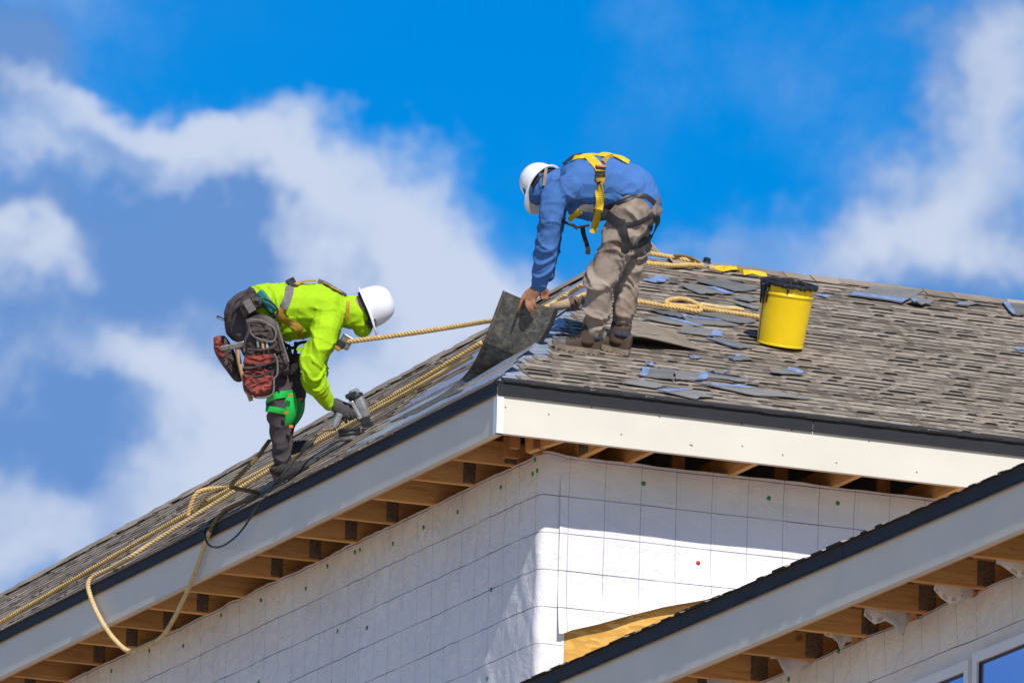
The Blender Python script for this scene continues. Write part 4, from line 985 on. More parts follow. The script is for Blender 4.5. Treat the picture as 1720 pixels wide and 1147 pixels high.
kp2 = kneepad(w1, None, None, p2(770, 175, .12), p2(735, 440, .12), kdir, .022, M['green_dark'], .01)
strap(bv1t, [(340+x/4.778, 620+y/4.778) for x, y in ((525, 255), (560, 220), (640, 200), (710, 195))], .042, M['green_pad'], 'knee_strap', w1, lift=.008)
strap(bv1t, [(340+x/4.778, 620+y/4.778) for x, y in ((512, 325), (560, 318), (620, 330), (680, 345))], .034, M['green_pad'], 'knee_strap', w1, lift=.008)
for x, y, d in ((705, 210, -.235), (672, 347, -.225), (790, 240, .03), (738, 372, .04), (712, 458, -.20)):
    t_ = MB(); t_.box((-.012, -.008, -.006), (.012, .008, .006), axes=(RGT, UPV, -FWD), org=p2(x, y, d)); t_.build('orange_tab', M['orange'], w1)
# harness
c1 = lambda L: [(340+x/4.778, 440+y/4.778) for x, y in L]
for mm, L, w in (('grey_strap', [(705, 200), (690, 270), (650, 375)], .050), ('strap_mustard', [(650, 365), (625, 440), (700, 480), (770, 525), (800, 590)], .046), ('strap_mustard', [(745, 190), (820, 165), (915, 162)], .028),
                 ('pouch', [(925, 160), (990, 185), (1070, 235), (1150, 275)], .046), ('mustard', [(960, 178), (1040, 222), (1110, 262)], .016), ('strap_dark', [(690, 160), (725, 185), (745, 205)], .045),
                 ('mustard', [(1165, 320), (1160, 400), (1150, 470)], .02)):
    strap(bv1, c1(L), w, M['strap_mustard'] if mm == 'mustard' else M[mm], 'harness_strap', w1, lift=.010+(.006 if w == .016 else 0))
b_ = MB(); b_.box((-.028, -.025, -.02), (.028, .025, .02), axes=(unit(RGT*.9+UPV*.45), unit(UPV*.9-RGT*.45), -FWD), org=p1(712, 165, -.02)); bevel(b_.build('dorsal_ring', M['strap_dark'], w1), .006)
for (x, y, z, w, h, m) in ((1150, 640, -.10, .07, .085, 'steel'), (1110, 660, -.12, .05, .05, 'strap_dark'), (1085, 690, -.12, .04, .03, 'strap_mustard')):
    b_ = MB(); b_.box((-w/2, -h/2, -.018), (w/2, h/2, .018), axes=(unit(RGT*.85-UPV*.5), unit(UPV*.85+RGT*.5), -FWD), org=p1(x, y, z)); bevel(b_.build('rope_grab', M[m], w1), .008)
for L, r in (([(640, 640), (720, 690), (780, 650), (840, 640)], .010), ([(680, 700), (740, 760), (745, 640)], .009), ([(760, 640), (740, 760), (730, 880)], .012), ([(690, 660), (720, 800), (715, 900)], .010)):
    ly = MB(); ly.tube(catmull([p1(x, y, .02) for x, y in L], .01), r, 7); ly.build('harness_strap', M['strap_dark'], w1)
ly = MB(); ly.obox(p1(790, 740, .02), p1(745, 890, .02), .055, .02, FWD); bevel(ly.build('holster', M['black'], w1), .006)
b_ = MB(); b_.box((-.025, -.012, -.01), (.025, .012, .01), axes=(unit(RGT-UPV*.5), unit(UPV+RGT*.5), -FWD), org=p1(790, 705, -.12)); b_.build('clip', M['hivis'], w1)

# tool belt: pouches built as bulging bags
tb = thing('tool_belt', 'worn leather tool pouches with red pockets hanging at the hip of the neon worker', 'tool belt', p1(420, 600, -.2))
def bag(name, outline, dep, bulge, m, parent, n=14, thick=.05, seed=0):
    """outline px list (clockwise); a pillow-like bag with its own depth"""
    C = np.mean([np.array(p) for p in outline], axis=0); mb = MB()
    L = [np.array(p) for p in outline]; P = catmull([V(*q, 0) for q in L+[L[0]]], 9)[:-1]; k = len(P); rows = []
    for f, z in ((1.0, thick), (1.03, thick*.4), (1.03, 0), (1.0, -bulge*.3), (.95, -bulge*.55), (.88, -bulge*.75), (.78, -bulge*.88), (.66, -bulge*.95), (.52, -bulge*.98), (.38, -bulge), (.22, -bulge), (.02, -bulge)):
        rows.append([p1(C[0]+(q[0]-C[0])*f, C[1]+(q[1]-C[1])*f, dep+z+.016*nz((C[0]+(q[0]-C[0])*f)*.013+seed, (C[1]+(q[1]-C[1])*f)*.013)-.014*math.exp(-(nz((C[0]+(q[0]-C[0])*f)*.010+seed*3, (C[1]+(q[1]-C[1])*f)*.022)/.09)**2)) for q in P])
    vs = [p for r in rows for p in r]; fs = [(i*k+j, i*k+(j+1) % k, (i+1)*k+(j+1) % k, (i+1)*k+j) for i in range(len(rows)-1) for j in range(k)]; fs += [tuple(range(k-1, -1, -1)), tuple((len(rows)-1)*k+j for j in range(k))]
    mb.add(vs, fs); return mb.build(name, m, parent, smooth=True, fix=True)
DB = -.255
main = bag('pouch', [(350, 470), (480, 430), (600, 500), (640, 640), (690, 800), (630, 900), (570, 940), (560, 1060), (440, 1085), (345, 1040), (325, 900), (350, 740)], DB, .07, M['pouch'], tb, thick=.09)
bag('pocket', [(375, 480), (480, 470), (585, 560), (560, 640), (440, 610), (370, 560)], DB-.055, .035, M['pouch'], main, thick=.03, seed=2)
bag('pocket', [(345, 745), (450, 738), (575, 735), (575, 800), (480, 835), (340, 828)], DB-.06, .03, M['pouch_red'], main, thick=.03, seed=3)
bag('pocket', [(325, 905), (430, 915), (550, 890), (565, 980), (520, 1060), (420, 1078), (345, 1035)], DB-.06, .045, M['pouch_red'], main, thick=.03, seed=4)
bag('pocket', [(335, 880), (440, 850), (535, 855), (530, 885), (430, 905), (345, 905)], DB-.065, .018, M['pouch_red'], main, thick=.02, seed=9)
for L in ([(330, 850), (420, 845), (560, 805), (590, 770)], [(320, 905), (420, 920), (530, 890), (560, 870)], [(360, 700), (460, 705), (580, 685)], [(335, 720), (340, 640), (370, 560), (375, 480)]):
    e = MB(); e.tube(catmull([p1(x, y, DB-.102) for x, y in L], .008), .0075, 7); e.build('binding', M['pouch'], main)
bag('pocket', [(455, 560), (600, 590), (625, 700), (600, 740), (470, 720), (365, 690), (360, 620)], DB-.035, .04, M['pouch'], main, thick=.03, seed=11)
for L in ([(375, 480), (385, 560), (440, 612), (560, 640), (590, 570), (560, 520), (470, 470), (385, 465)], [(575, 735), (600, 800), (600, 900), (570, 940)], [(590, 480), (640, 640), (690, 800)], [(345, 1040), (440, 1088), (560, 1062), (575, 940)]):
    e = MB(); e.tube(catmull([p1(x, y, DB-.098) for x, y in L], .008), .006, 7); e.build('binding', M['grey_strap'], main)
for x, y, m in ((440, 650, 'steel'), (480, 660, 'hammer_wood'), (515, 665, 'silver')):
    e = MB(); e.tube([p1(x, y-40, DB-.08), p1(x+8, y+40, DB-.09)], .009, 8); e.build('pencil', M[m], main)
e = MB(); e.grid(np.array([[p1(x, y, DB-.02), p1(x+55, y-8, DB-.02)] for x, y in ((585, 600), (600, 680), (615, 760), (640, 840))]), thick=.012); e.build('side_strap', M['grey_strap'], tb, fix=True)
bag('pouch', [(590, 680), (650, 680), (690, 820), (690, 900), (640, 900), (620, 800)], DB+.02, .05, M['pouch'], tb, seed=5)
rear = bag('pouch', [(95, 610), (140, 595), (200, 620), (290, 800), (315, 940), (260, 950), (200, 880), (130, 780), (95, 700)], -.02, .07, M['pouch'], tb, thick=.08, seed=6)
bag('pocket', [(90, 610), (130, 598), (170, 640), (185, 740), (170, 800), (110, 730), (92, 660)], -.075, .03, M['pouch_red'], rear, thick=.03, seed=7)
bag('pouch', [(330, 270), (400, 210), (450, 290), (470, 350), (400, 420), (340, 440), (300, 350)], DB+.05, .05, M['pouch'], tb, seed=8)
for L, w in (([(395, 205), (330, 270), (260, 320), (225, 400), (215, 480)], .02), ([(440, 300), (520, 370), (590, 450)], .02)):
    e = MB(); e.tube(catmull([p1(x, y, DB+.06) for x, y in L], .01), w*.6, 7); e.build('belt_strap', M['pouch'], tb)
e = MB(); e.obox(p1(350, 310, DB-.01), p1(405, 400, DB-.01), .05, .012, FWD); bevel(e.build('belt_buckle', M['grey_strap'], tb), .004)
e = MB(); e.lathe(p1(440, 315, DB-.01), -FWD, [(.020, 0), (.026, .006), (.020, .012)], 16); e.build('belt_ring', M['steel'], tb, smooth=True)
wi = MB(); wi.tube(catmull([p1(x, y, -.05) for x, y in ((215, 480), (190, 465), (150, 445), (118, 435), (125, 450), (175, 470))], .006), .004, 6); wi.build('wire_hook', M['black'], tb)
# teal tool on the belt
tt = thing('hand_tool', 'teal hand tool clipped on the waist of the neon worker', 'tool', p1(520, 340, -.19))
e = MB(); e.obox(p1(455, 235, -.19), p1(580, 400, -.20), .05, .04, FWD); bevel(e.build('case', M['teal'], tt), .012)
e = MB(); e.tube(catmull([p1(x, y, -.235) for x, y in ((490, 290), (560, 330), (605, 390), (590, 440))], .006), .006, 6); e.build('loop', M['black'], tt)
# hammer
hm = thing('hammer', 'framing hammer with wooden handle hanging beside the rear pouch', 'hammer', p1(300, 760, -.29))
e = MB(); e.tube(catmull([p1(x, y, -.30) for x, y in ((278, 690), (292, 780), (320, 900), (365, 1040), (392, 1115))], .01), .0135, 10); e.build('handle', M['hammer_wood'], hm, smooth=True)
e = MB(); e.obox(p1(215, 685, -.30), p1(338, 655, -.30), .034, .040, FWD); e.obox(p1(145, 695, -.30), p1(222, 680, -.30), .03, .022, FWD); bevel(e.build('head', M['steel'], hm), .005)

# glove on the near hand, gripping the gun
pz = lambda x, y, d=0.0: S_(560+x/8.82, 630+y/8.82, d)
gm = MB(); GD = -.145
ring_chain(gm, [(pz(20, 430, GD+.02), .036, .040), (pz(90, 480, GD), .036, .046), (pz(170, 520, GD-.01), .034, .048), (pz(225, 550, GD-.012), .030, .046)], lat1)
for (a, b, c), dd in zip((((150, 560), (165, 640), (190, 695)), ((200, 540), (222, 610), (240, 655)), ((235, 515), (272, 585), (290, 648)), ((262, 490), (312, 555), (332, 618))), (-.02, -.035, -.045, -.05)):
    ring_chain(gm, [(pz(*a, GD+dd*.6), .013, .013), (pz(*b, GD+dd-.008), .0125, .0125), (pz(*c, GD+dd), .0105, .0105)], lat1, n=8)
ring_chain(gm, [(pz(80, 470, GD+.03), .016, .016), (pz(180, 480, GD+.06), .014, .014), (pz(260, 540, GD+.06), .012, .012)], lat1, n=8)
attach(remesh(gm, .0045, 2), 'glove', M['glove'], w1)

# ------------------------------------------------------------------ nail gun and air hose
NG = -.17
gun = thing('nail_gun', 'silver and black coil nail gun held against the roof edge by a gloved hand', 'nail gun', pz(300, 950, NG))
ga = unit(pz(490, 620)-pz(330, 250)); gb = unit(np.cross(FWD, ga))
e = MB(); e.lathe(pz(350, 300, NG), ga, [(.034, 0), (.034, .05), (.031, .06), (.030, .125), (.026, .135)], 20, closed=True); autosmooth(e.build('cylinder', M['silver'], gun, fix=True))
e = MB(); e.obox(pz(268, 380, NG-.01), pz(410, 650, NG-.01), .022, .05, FWD); bevel(e.build('body_flank', M['silver'], gun), .006)
e = MB(); e.lathe(pz(315, 285, NG), ga, [(.036, 0), (.046, .004), (.047, .022), (.038, .028)], 12, closed=True); bevel(e.build('head_ring', M['black'], gun, fix=True), .003)
e = MB(); e.lathe(pz(300, 240, NG), ga, [(.022, -.012), (.030, -.006), (.033, .004), (.033, .02)], 10, closed=True); bevel(e.build('cap', M['silver'], gun, fix=True), .003)
e = MB(); e.obox(pz(345, 255, NG-.02), pz(180, 330, NG-.02), .03, .035, FWD); bevel(e.build('exhaust_cover', M['black'], gun), .008)
e = MB(); e.tube([pz(330, 560, NG), pz(180, 600, NG), pz(60, 650, NG)], [.020, .019, .021], 12); e.build('handle', M['black'], gun, smooth=True)
e = MB(); e.lathe(pz(75, 640, NG), unit(pz(20, 760)-pz(75, 620)), [(.020, -.03), (.025, -.025), (.026, .03), (.020, .045), (.018, .06)], 14, closed=True); autosmooth(e.build('end_cap', M['silver'], gun, fix=True))
mg = MB(); md = unit(pz(250, 980)-pz(230, 760)); mg.lathe(pz(232, 780, NG-.02), md, [(.004, -.002), (.060, 0), (.066, .006), (.066, .020), (.063, .024), (.066, .028), (.066, .042), (.063, .046), (.066, .050), (.066, .066), (.056, .076), (.004, .078)], 28); mgo = autosmooth(mg.build('magazine', M['black'], gun, fix=True))
e = MB(); e.lathe(pz(232, 780, NG-.02)+md*.050, md, [(.0665, 0), (.0672, .004), (.0672, .016), (.0665, .02)], 28); e.build('nail_coil', M['steel'], mgo, smooth=True)
e = MB(); e.obox(pz(400, 690, NG), pz(545, 660, NG), .05, .045, FWD); e.obox(pz(430, 760, NG), pz(590, 730, NG), .045, .040, FWD); e.obox(pz(560, 740, NG), pz(618, 870, NG), .022, .03, FWD); e.obox(pz(420, 820, NG-.01), pz(560, 810, NG-.01), .03, .03, FWD); bevel(e.build('nose', M['black'], gun), .005)
e = MB(); e.tube([pz(300, 560, NG), pz(340, 630, NG), pz(390, 690, NG)], .006, 8); e.build('trigger', M['steel'], gun)

pb = lambda x, y: (300+x/4.0975, 720+y/4.0975)
front = lambda px, py, off=-.03: onplane(px, py, V(-1, 0, 0), V(off, 0, 0))
hose = thing('air_hose', 'thin black air hose drooping from the nail gun over the eave', 'hose', front(*pb(300, 800)))
hp = [pz(30, 790, NG), S_(*pb(990, 18), NG-.02), S_(*pb(900, 110), NG-.08)]
hp += [S_(*pb(x, y), d) for x, y, d in ((800, 215, -.25), (700, 330, -.28), (620, 430, -.25))]
hp += [front(*pb(x, y), o) for x, y, o in ((560, 510, -.06), (500, 600, -.05), (455, 670, -.05), (400, 735, -.05), (330, 790, -.05), (265, 815, -.05), (210, 800, -.05), (182, 750, -.05), (180, 700, -.03))]
hp += [onL(*pb(x, y), .012) for x, y in ((205, 655), (255, 610), (330, 570))]
e = MB(); e.tube(catmull(hp, .01), .0065, 8); e.build('tube', M['black'], hose, smooth=True)
e = MB(); e.tube([pz(30, 790, NG), S_(*pb(1000, 10), NG-.02), S_(*pb(960, 45), NG-.04)], [.012, .010, .009], 10); e.build('coupling', M['plate'], hose)

# ------------------------------------------------------------------ ropes
RR = .0148
def rope(label, pts, m=None, r=RR, group=None):
    mb = MB(); mb.rope(pts, r, r*4.4); P = np.array(pts); k = int(np.argmin(P[:, 2]))
    o = mb.build('rope', M[m or 'rope'], None, smooth=True, loc=P[k]); return tag(o, label, 'rope', group)
pa = lambda x, y: (x/3.5075, 820+y/3.5075)
p7 = lambda x, y: (580+x/5.2125, 480+y/5.2125)
p5 = lambda x, y: (1060+x/4.988, 380+y/4.988)
pl = lambda q, h=.038: onL(*q, h)
pr = lambda q, h=.030: onR(*q, h)
q2 = lambda x, y: (340+x/4.778, 620+y/4.778)
grab = p1(1165, 640, -.11)
def smooth_slope(pxs, h=.040, deg=3, n=26):
    """rope lying along the left slope: a smooth course up-slope against length"""
    P = np.array([onL(x, y, h) for x, y in pxs]); f = np.polyfit(P[:, 1], P[:, 0], deg); ys = np.linspace(P[0, 1], P[-1, 1], n); xs = np.polyval(f, ys)
    b = NL*h; return [V(x, y, 0)+V(0, 0, b[2]+(x-b[0])*TL) for x, y in zip(xs, ys)]
rope('taut rope from the chest of the neon worker to the lifted sheet', [grab, S_(700, 558.5, -.25), S_(820, 539.5, -.6), at(880, 531, D2+.35), onL(919, 515, .03), onL(953, 494, .02), onL(987, 473, .02), onR(1040, 446, .03), pr(p5(45, 303)), pr(p5(200, 318)), pr(p5(360, 330)), pr(p5(500, 325)), pr(p5(600, 332))])
rope('long rope along the left slope from the sheet to the left picture edge', smooth_slope([p7(1165, 515), p7(1000, 615), p7(800, 735), p7(600, 855), p7(400, 975), p7(205, 1078), q2(1150, 440), q2(1000, 525), q2(740, 680), q2(570, 770), pb(390, 390), pb(200, 500), pa(1000, 208), pa(800, 325), pa(640, 410), pa(540, 475), pa(400, 560), pa(200, 680), pa(0, 787), (-40, 1068)], deg=4, n=40))
loop = smooth_slope([p7(1112, 612), p7(980, 690), p7(760, 810), p7(540, 930), p7(320, 1060), p7(230, 1108), q2(1080, 490), q2(900, 600), q2(720, 715), q2(520, 815), pb(330, 455), pb(120, 590), pa(1000, 265), pa(870, 335), pa(740, 420)], deg=4, n=30)
loop += [onL(*pa(660, 466), .03), front(*pa(560, 512), -.005), front(*pa(519, 560), -.035), front(*pa(535, 640)), front(*pa(575, 735)), front(*pa(630, 830)), front(*pa(690, 905)), front(*pa(752, 955)), front(*pa(820, 948)), front(*pa(890, 918)), front(*pa(965, 860)), front(*pa(1030, 755)), front(*pa(1085, 645)), front(*pa(1130, 545)), front(*pa(1175, 430)), front(*pa(1212, 315), -.03), front(*pb(215, 705), -.03)]
rope('pale rope hanging in a deep loop below the left fascia', loop, 'rope_pale')
d0 = depth(front(*pb(216, 704), -.03)); d1 = depth(S_(400, 800, .02))
rope('weathered brown rope climbing from the eave to the leg of the neon worker', [front(*pb(216, 704), -.03)]+[at(*pb(x, y), d0+(d1-d0)*t) for x, y, t in ((250, 640, .05), (320, 560, .15), (440, 505, .35), (525, 462, .5), (540, 440, .58), (470, 425, .7), (372, 405, .85), (365, 385, .9))]+[S_(*pb(400, 340), .05), S_(*pb(470, 270), .0), S_(*pb(535, 205), .0), S_(*pb(590, 130), .0), S_(*pb(628, 80), .05)], 'rope_old', .0135)
dc_ = depth(onL(*pb(200, 500), .04))-.03
rope('slack bight of rope standing on the shingles behind the foot of the neon worker', [at(*pb(x, y), dc_+d) for x, y, d in ((62, 600, .0), (85, 520, .0), (130, 440, .0), (220, 412, .02), (340, 405, -.02), (440, 385, -.1))])
rope('second bight of old rope inside the slack one on the left slope', [at(*pb(x, y), dc_-.04+d) for x, y, d in ((100, 575, .0), (150, 510, .0), (200, 450, .0), (270, 420, .0), (350, 405, -.04))], 'rope_old', .0135)
rope('rope on the right slope from the boots of the blue worker to the pail', [onL(967, 502, .025), onR(985, 495, .025), onR(1028, 499), pr(p5(45, 630)), pr(p5(150, 645)), pr(p5(300, 672)), pr(p5(430, 690)), pr(p5(560, 712)), pr(p5(585, 695)), pr(p5(540, 678)), pr(p5(400, 668)), pr(p5(310, 652)), pr(p5(300, 630)), pr(p5(360, 612)), pr(p5(450, 612)), pr(p5(540, 645), .04), pr(p5(600, 685), .04), pr(p5(700, 705)), pr(p5(820, 722)), pr(p5(960, 742)), pr(p5(1060, 758)), pr(p5(1150, 775))])
rope('short rope end whipped with brown tape beside the coil near the pail', [pr(p5(580, 655), .05), pr(p5(680, 672), .04), pr(p5(780, 688), .03), pr(p5(870, 690)), pr(p5(945, 705))], 'rope_pale', .014)
rope('rope lying along the ridge behind the blue worker, upper of two', [onR(1040, 420, .03), pr(p5(65, 212)), pr(p5(180, 232)), pr(p5(300, 252)), pr(p5(430, 275)), pr(p5(570, 303))])
rope('frayed green rope tail under the ridge rope end', [pr(p5(360, 245), .05), pr(p5(440, 248), .05), pr(p5(520, 270), .05), pr(p5(570, 300), .05)], 'rope_old', .009)

an = thing('roof_anchor', 'yellow webbing sling anchored at the ridge to the right of the ropes', 'anchor', pr(p5(640, 330)))
e = MB(); e.lathe(pr(p5(625, 335), .0), NR, [(.005, .0), (.035, .0), (.035, .02), (.022, .03), (.022, .05), (.004, .055)], 14); e.build('clip', M['black'], an, fix=True)
e = MB(); e.obox(pr(p5(650, 345), .03), pr(p5(700, 352), .03), .04, .03, NR); bevel(e.build('knot', M['rope_pale'], an), .01)
rows = []
for (x, y, tw) in ((700, 352, .2), (770, 358, .9), (830, 352, .3), (885, 352, .1), (940, 390, .6), (1010, 385, .2), (1080, 400, .5), (1135, 410, .2)):
    c = pr(p5(x, y), .03); t = unit(V(1, 0, 0)); s = unit(evR*math.cos(tw)+NR*math.sin(tw)); rows.append([c-s*.017, c+s*.017+NR*.006])
e = MB(); G = np.array(rows); G = np.stack([catmull(list(G[:, 0]), .02)[:120], catmull(list(G[:, 1]), .02)[:120]], 1) if False else G; e.grid(G, thick=.005); e.build('sling', M['strap_yellow'], an, fix=True)

# ------------------------------------------------------------------ pail
bc = onR(1309, 583); ax_ = unit(NR+V(0, .11, .05)); H = .365
pail = thing('pail', 'yellow metal pail with black tar round its rim standing on the right slope', 'pail', bc)
e = MB(); e.lathe(bc+NR*.014, ax_, [(.001, .004), (.128, .004), (.137, .0), (.138, .008), (.136, .012), (.1385, .05), (.143, .16), (.1475, .28), (.1485, .290), (.1535, .296), (.1535, .304), (.1490, .310), (.151, .345), (.153, .36), (.150, .364), (.147, .36), (.130, .02), (.001, .02)], 48)
po = autosmooth(e.build('body', M['yellow_paint'], pail, fix=True), 30)
sd = unit(-RGT*.93-FWD*.35); sd = unit(sd-ax_*(sd@ax_)); sq = np.cross(ax_, sd)
e = MB(); e.tube([bc+NR*.014+ax_*.012+sd*.1375, bc+NR*.014+ax_*.16+sd*.1437, bc+NR*.014+ax_*.285+sd*.1485], .0022, 6); e.build('seam', M['black'], pail)
e = MB(); ts = np.linspace(0, 2*math.pi, 97)
ridge_ = [bc+NR*.014+ax_*(.358+.010*nz(math.cos(t)*5, math.sin(t)*5)+.006*nz(math.cos(t)*14, math.sin(t)*14, 3))+(sd*math.cos(t)+sq*math.sin(t))*(.156+.006*nz(math.cos(t)*8, math.sin(t)*8, 7)) for t in ts]
e.tube(ridge_, [.013+.007*abs(nz(math.cos(t)*9, math.sin(t)*9, 2)) for t in ts], 8, cap=False); to_ = e.build('tar_rim', M['black_tar'], pail, smooth=True)
rs = random.Random(5)
for k in range(20):
    t = rs.uniform(0, 2*math.pi) if k > 8 else rs.uniform(-.35, .35); dl = rs.choice((.008, .012, .02, .035)) if k > 8 else rs.uniform(.05, .13); d_ = sd*math.cos(t)+sq*math.sin(t)
    a = bc+NR*.014+ax_*.35+d_*.154; e = MB(); e.tube([a+d_*.004, a-ax_*dl*.5+d_*.002, a-ax_*dl], [.010+.004*rs.random(), .007, .0045], 7); e.build('tar_drip', M['black_tar'], to_, smooth=True)
e = MB(); rows = [[bc+NR*.014+ax_*(.352+.004*nz(r*3, t))+(sd*math.cos(t)+sq*math.sin(t))*r for t in np.linspace(0, 2*math.pi, 25)] for r in (.001, .06, .12, .148)]; e.grid(np.array(rows)); e.build('tar_fill', M['black_tar'], pail, smooth=True)

# ------------------------------------------------------------------ lifted sheet
DS = D2-.116
Lp = [(845, 488, DS+.02), (829, 530, DS+.05), (811, 578, DS+.10), (793, 614, DS+.25), (768, 642, DS+.6)]; Rp = [(938, 520, DS-.02), (926, 552, DS), (905, 583, DS+.04), (872, 609, DS+.12), (826, 634, DS+.3)]
Lq = [at(*q) for q in Lp]+[onL(738, 664, .012), onL(700, 684, .012), onL(655, 708, .012)]; Rq = [at(*q) for q in Rp]+[onL(778, 655, .012), onL(740, 672, .012), onL(695, 696, .012)]
LL = catmull(Lq, .02); RR_ = catmull(Rq, .02); n_ = 36
res = lambda P: np.array([P[min(len(P)-1, int(round(t*(len(P)-1))))] for t in np.linspace(0, 1, n_)])
LL = res(LL); RR_ = res(RR_); rows = []
for i in range(n_):
    t = i/(n_-1); row = []
    for j in range(15):
        s = j/14; p = LL[i]*(1-s)+RR_[i]*s
        p = p+FWD*(.045*math.sin(math.pi*s)*(1-t)*.6)+UPV*(-.010*math.sin(math.pi*s)*(1-t))+FWD*.004*nz(s*3, t*4)
        row.append(p)
    rows.append(row)
G = np.array(rows)
sh_ = thing('shingle_sheet', 'dark mottled roofing sheet curled up off the hip by the bare hand', 'roofing sheet', G[-1][7])
e = MB(); e.grid(G, thick=.005); e.build('sheet', M['membrane'], sh_, smooth=False, fix=True)
for j0, j1, m, a, b in ((0, 1, 'film', 0, 30), (13, 14, 'black', 0, 12)):
    e = MB(); q = G[a:b, j0]*.65+G[a:b, j1]*.35 if j0 == 0 else G[a:b, j0]; w_ = G[a:b, j1]*.62+G[a:b, j0]*.38 if j0 == 0 else G[a:b, j1]*.9+G[a:b, j0]*.1
    e.grid(np.stack([q, w_], 1)-FWD*.006, thick=.002); e.build('sealant_strip', M['plate'] if j0 == 0 else M['black'], sh_, fix=True)

# cardboard tube lying by the hip, beside the sheet
tb_ = thing('tube', 'beige tube with crumpled grey end lying on the hip beside the lifted sheet', 'tube', onL(930, 517, .03))
a = at(925, 517.5, D2+.12); b = at(957, 509, D2+.12); e = MB(); e.tube([a, (a+b)/2, b], [.024, .027, .028], 14); e.build('barrel', M['card'], tb_, smooth=True)
e = MB(); c = at(982, 504, D2+.16); pp = [b+(c-b)*k/9+UPV*.008*math.sin(k*2.1)+FWD*.006*math.cos(k*3.3) for k in range(10)]; e.tube(pp, [.028, .033, .026, .034, .024, .031, .022, .027, .018, .012], 11); e.build('crumpled_wrap', M['plate'], tb_)

# felt turned back behind the boots
Ef = [onR(x, y, h) for x, y, h in ((1060, 563, .085), (1080, 565, .085), (1100, 569, .075), (1125, 575, .055), (1150, 581, .035), (1175, 587, .015), (1198, 592, .006))]
hv = [(p@NR)/NR[2] for p in Ef]; Cf = [p+V(0, h/TR*.92, 0) for p, h in zip(Ef, hv)]
Tf = [onR(x, y, .010) for x, y in ((1058, 538), (1076, 541), (1096, 546), (1118, 551), (1140, 556), (1152, 565), (1160, 576))]
rows = []
for t in (0, .35, .7, 1.0): rows.append([a*(1-t)+(c+NR*.008)*t+NR*.006*nz(t*4, k*.7) for k, (a, c) in enumerate(zip(Tf, Cf))])
for t in (.3, .6, .85, 1.0): rows.append([c*(1-t)+e_*t+NR*(.012*math.sin(math.pi*t)+.006*nz(t*3, k*.8, 4)) for k, (c, e_) in enumerate(zip(Cf, Ef))])
G = np.array(rows); flat = V(0, 0, 1)
if np.cross(G[1, 0]-G[0, 0], G[0, 1]-G[0, 0])@NR < 0: G = G[:, ::-1]
felt = MB(); felt.grid(G, thick=.004); fo_ = felt.build('roofing_felt', [M['shingle']], None, loc=onR(1110, 585)); tag(fo_, 'large piece of roofing felt turned up behind the boots of the blue worker', 'roofing felt')
un = MB(); un.grid(G-V(0, 0, .0065), thick=.002); un.build('underside', M['asphalt_edge'], fo_)

# ------------------------------------------------------------------ loose shingle scraps on the right slope
def conv(L, x0, y0, s): return [(x0+x/s, y0+y/s) for x, y in L]
SC = []
def scrap(label, L, film=None, lift=.018, curl=.02): SC.append((label, L, film, lift, curl))
c5 = lambda *L: conv(L, 1060, 380, 4.988); c4_ = lambda *L: conv(L, 1000, 580, 4.3); c6 = lambda *L: conv(L, 1320, 440, 3.585)
scrap('small blue-filmed shingle scrap under the ridge rope, nearest the legs of the blue worker', c5((95, 478), (215, 440), (325, 465), (225, 498)), 'all')
scrap('long grey shingle scrap with pale blue tip above the coiled rope', c5((380, 515), (690, 538), (862, 592), (560, 590)), 'r')
scrap('grey shingle scrap lying just left of the top of the pail', c5((520, 485), (760, 470), (1060, 552), (880, 572)))
scrap('narrow grey shingle scrap just below the coiled rope', c5((170, 730), (350, 738), (500, 795), (300, 772)))
scrap('shingle scrap with blue upper edge in the middle of the pile below the coil', c5((420, 770), (720, 812), (905, 862), (480, 838)), 't')
scrap('grey shingle scrap with blue square on its right end, beside the turned felt', c5((430, 860), (765, 905), (750, 952), (390, 915)), 'r')
scrap('long grey shingle scrap between the coiled rope and the base of the pail', c5((520, 750), (760, 745), (1055, 822), (900, 842)))
scrap('grey shingle scrap partly on the turned felt, above its blue patch', c5((75, 792), (300, 790), (600, 866), (390, 852)), 'r')
scrap('shingle scrap with pale film left of and below the pail base', c5((620, 962), (720, 958), (1055, 1046), (860, 1042)), 'l')
scrap('small scrap with blue tip touching the left side of the pail', c5((850, 625), (960, 608), (1062, 648), (960, 655)), 'l')
scrap('dark bent scrap lying against the rope end by the pail', c5((840, 655), (1060, 688), (1062, 722), (960, 700)))
scrap('torn scrap with two blue corners, leftmost in the group near the eave', c4_((330, 185), (562, 200), (560, 272), (310, 240)), 'l')
scrap('grey scrap with a blue right end in the group near the eave', c4_((562, 205), (812, 226), (790, 272), (570, 272)), 'r')
scrap('pointed grey scrap with blue top edge, right of the group near the eave', c4_((800, 222), (1140, 275), (1090, 288), (800, 254)), 't')
scrap('longest grey scrap near the eave, tapering to the right', c4_((700, 290), (1030, 312), (1565, 410), (1100, 378)), 't')
scrap('leaf-shaped grey scrap near the eave below the torn one', c4_((150, 290), (330, 272), (512, 316), (420, 330)))
scrap('folded scrap with blue streaks lowest on the eave edge', c4_((430, 345), (640, 338), (852, 388), (700, 407)), 't')
scrap('tiny blue film flake between the felt and the group near the eave', c4_((670, 100), (765, 104), (730, 116), (690, 114)), 'all')
scrap('small triangular scrap with blue tip below the felt toward the pail', c4_((950, 112), (1040, 90), (1142, 126), (990, 128)), 't')
scrap('dark sliver with blue edge above the pointed scrap near the eave', c4_((800, 198), (970, 208), (940, 222), (850, 216)), 'r')
scrap('lone scrap with upturned blue tip below and right of the pail', c4_((1230, 212), (1400, 198), (1525, 233), (1300, 230)), 'r', .02, .05)
scrap('small blue flake just above the torn scrap near the eave', c4_((355, 143), (400, 148), (420, 164), (375, 160)), 'all')
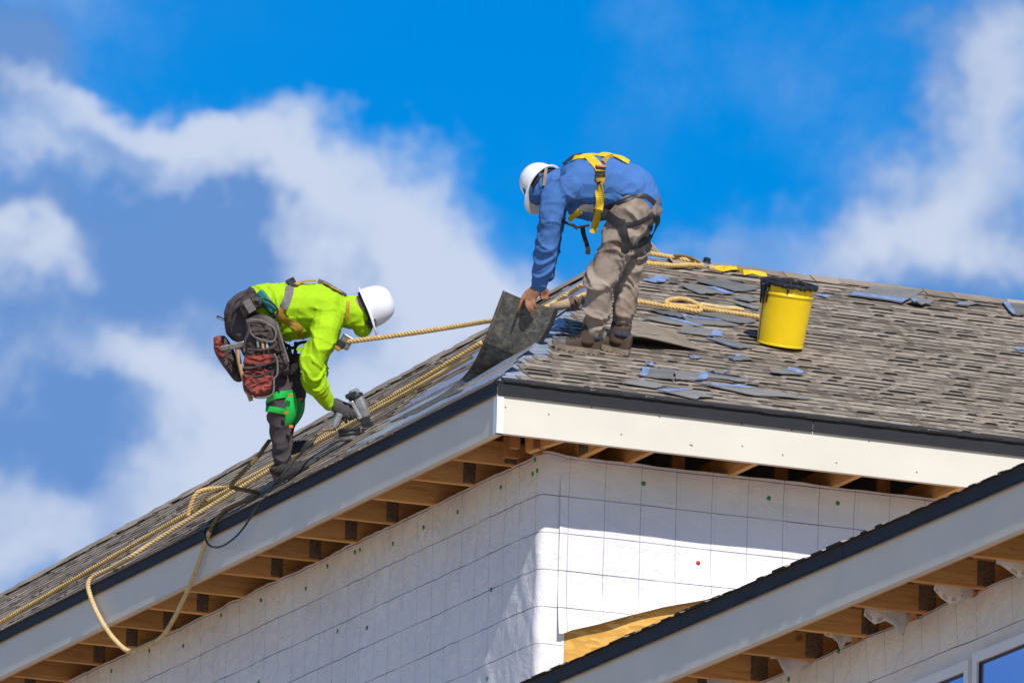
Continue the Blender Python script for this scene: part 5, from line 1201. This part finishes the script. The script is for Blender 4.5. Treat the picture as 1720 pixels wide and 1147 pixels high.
scrap('large grey shingle scrap with blue left edge near the ridge', c6((360, 215), (540, 163), (832, 195), (700, 266)), 'l')
scrap('crumpled scrap with blue corner at the right of the large one near the ridge', c6((720, 260), (790, 238), (892, 275), (785, 287)), 'l', .03, .05)
scrap('short scrap with blue middle under the ridge on the far right', c6((1010, 271), (1090, 252), (1162, 268), (1050, 281)), 'l')
scrap('grey shingle piece with bright blue edge cut off by the right picture edge', c6((1300, 262), (1440, 252), (1450, 336), (1362, 336)), 'l')
scrap('thin blue sliver right of the top of the pail', c6((155, 210), (200, 212), (272, 228), (228, 229)), 'all')
scrap('blue film flake low on the right picture edge', c6((1360, 537), (1440, 527), (1450, 545), (1400, 546)), 'all')
for i, (label, L, film, lift, curl) in enumerate(SC):
    rs = random.Random(40+i); a, b, c, d = [onR(*q) for q in L]; nu, nv_ = 9, 5; G = np.zeros((nu, nv_, 3))
    for iu in range(nu):
        for iv in range(nv_):
            s, t = iu/(nu-1), iv/(nv_-1); p = (a*(1-s)+b*s)*(1-t)+(d*(1-s)+c*s)*t
            edge = (iv in (0, nv_-1)) or (iu in (0, nu-1)); p = p+V(rs.uniform(-.008, .008), 0, 0)*edge+evR*rs.uniform(-.012, .012)*edge
            G[iu, iv] = p+NR*(lift+curl*.55*abs(nz(s*2.3+i, t*1.5, i*.7))+curl*.5*(max(0, s-.7)+max(0, .25-s))*rs.uniform(.7, 1))
    if np.cross(G[1, 0]-G[0, 0], G[0, 1]-G[0, 0])@NR < 0: G = G[:, ::-1]; film = {'t': 'b'}.get(film, film)
    mb = MB(); mb.grid(G, thick=.005); o = mb.build('loose_shingle', [M['film'] if film == 'all' else M['shingle_grey']], None, loc=onR(*np.mean(L, axis=0)), fix=True)
    tag(o, label, 'shingle scrap', 'shingle scraps scattered on the right slope')
    if film and film != 'all':
        sub = {'l': G[0:3], 'r': G[-3:], 't': G[:, 0:2], 'b': G[:, -2:]}[film]; f_ = MB(); f_.grid(sub+NR*.003, thick=.001); f_.build('release_film', M['film'], o, fix=True)
# board end showing above the ridge behind the worker
bd = MB(); a = at(1083, 402, depth(APEX)+.3); b = at(1106, 428, depth(APEX)+.3); bd.obox(a-FWD*0, b, .035, .07, FWD); tag(bevel(bd.build('board', M['card'], None, loc=b), .004), 'beige board end sticking up behind the ridge beside the blue worker', 'board')
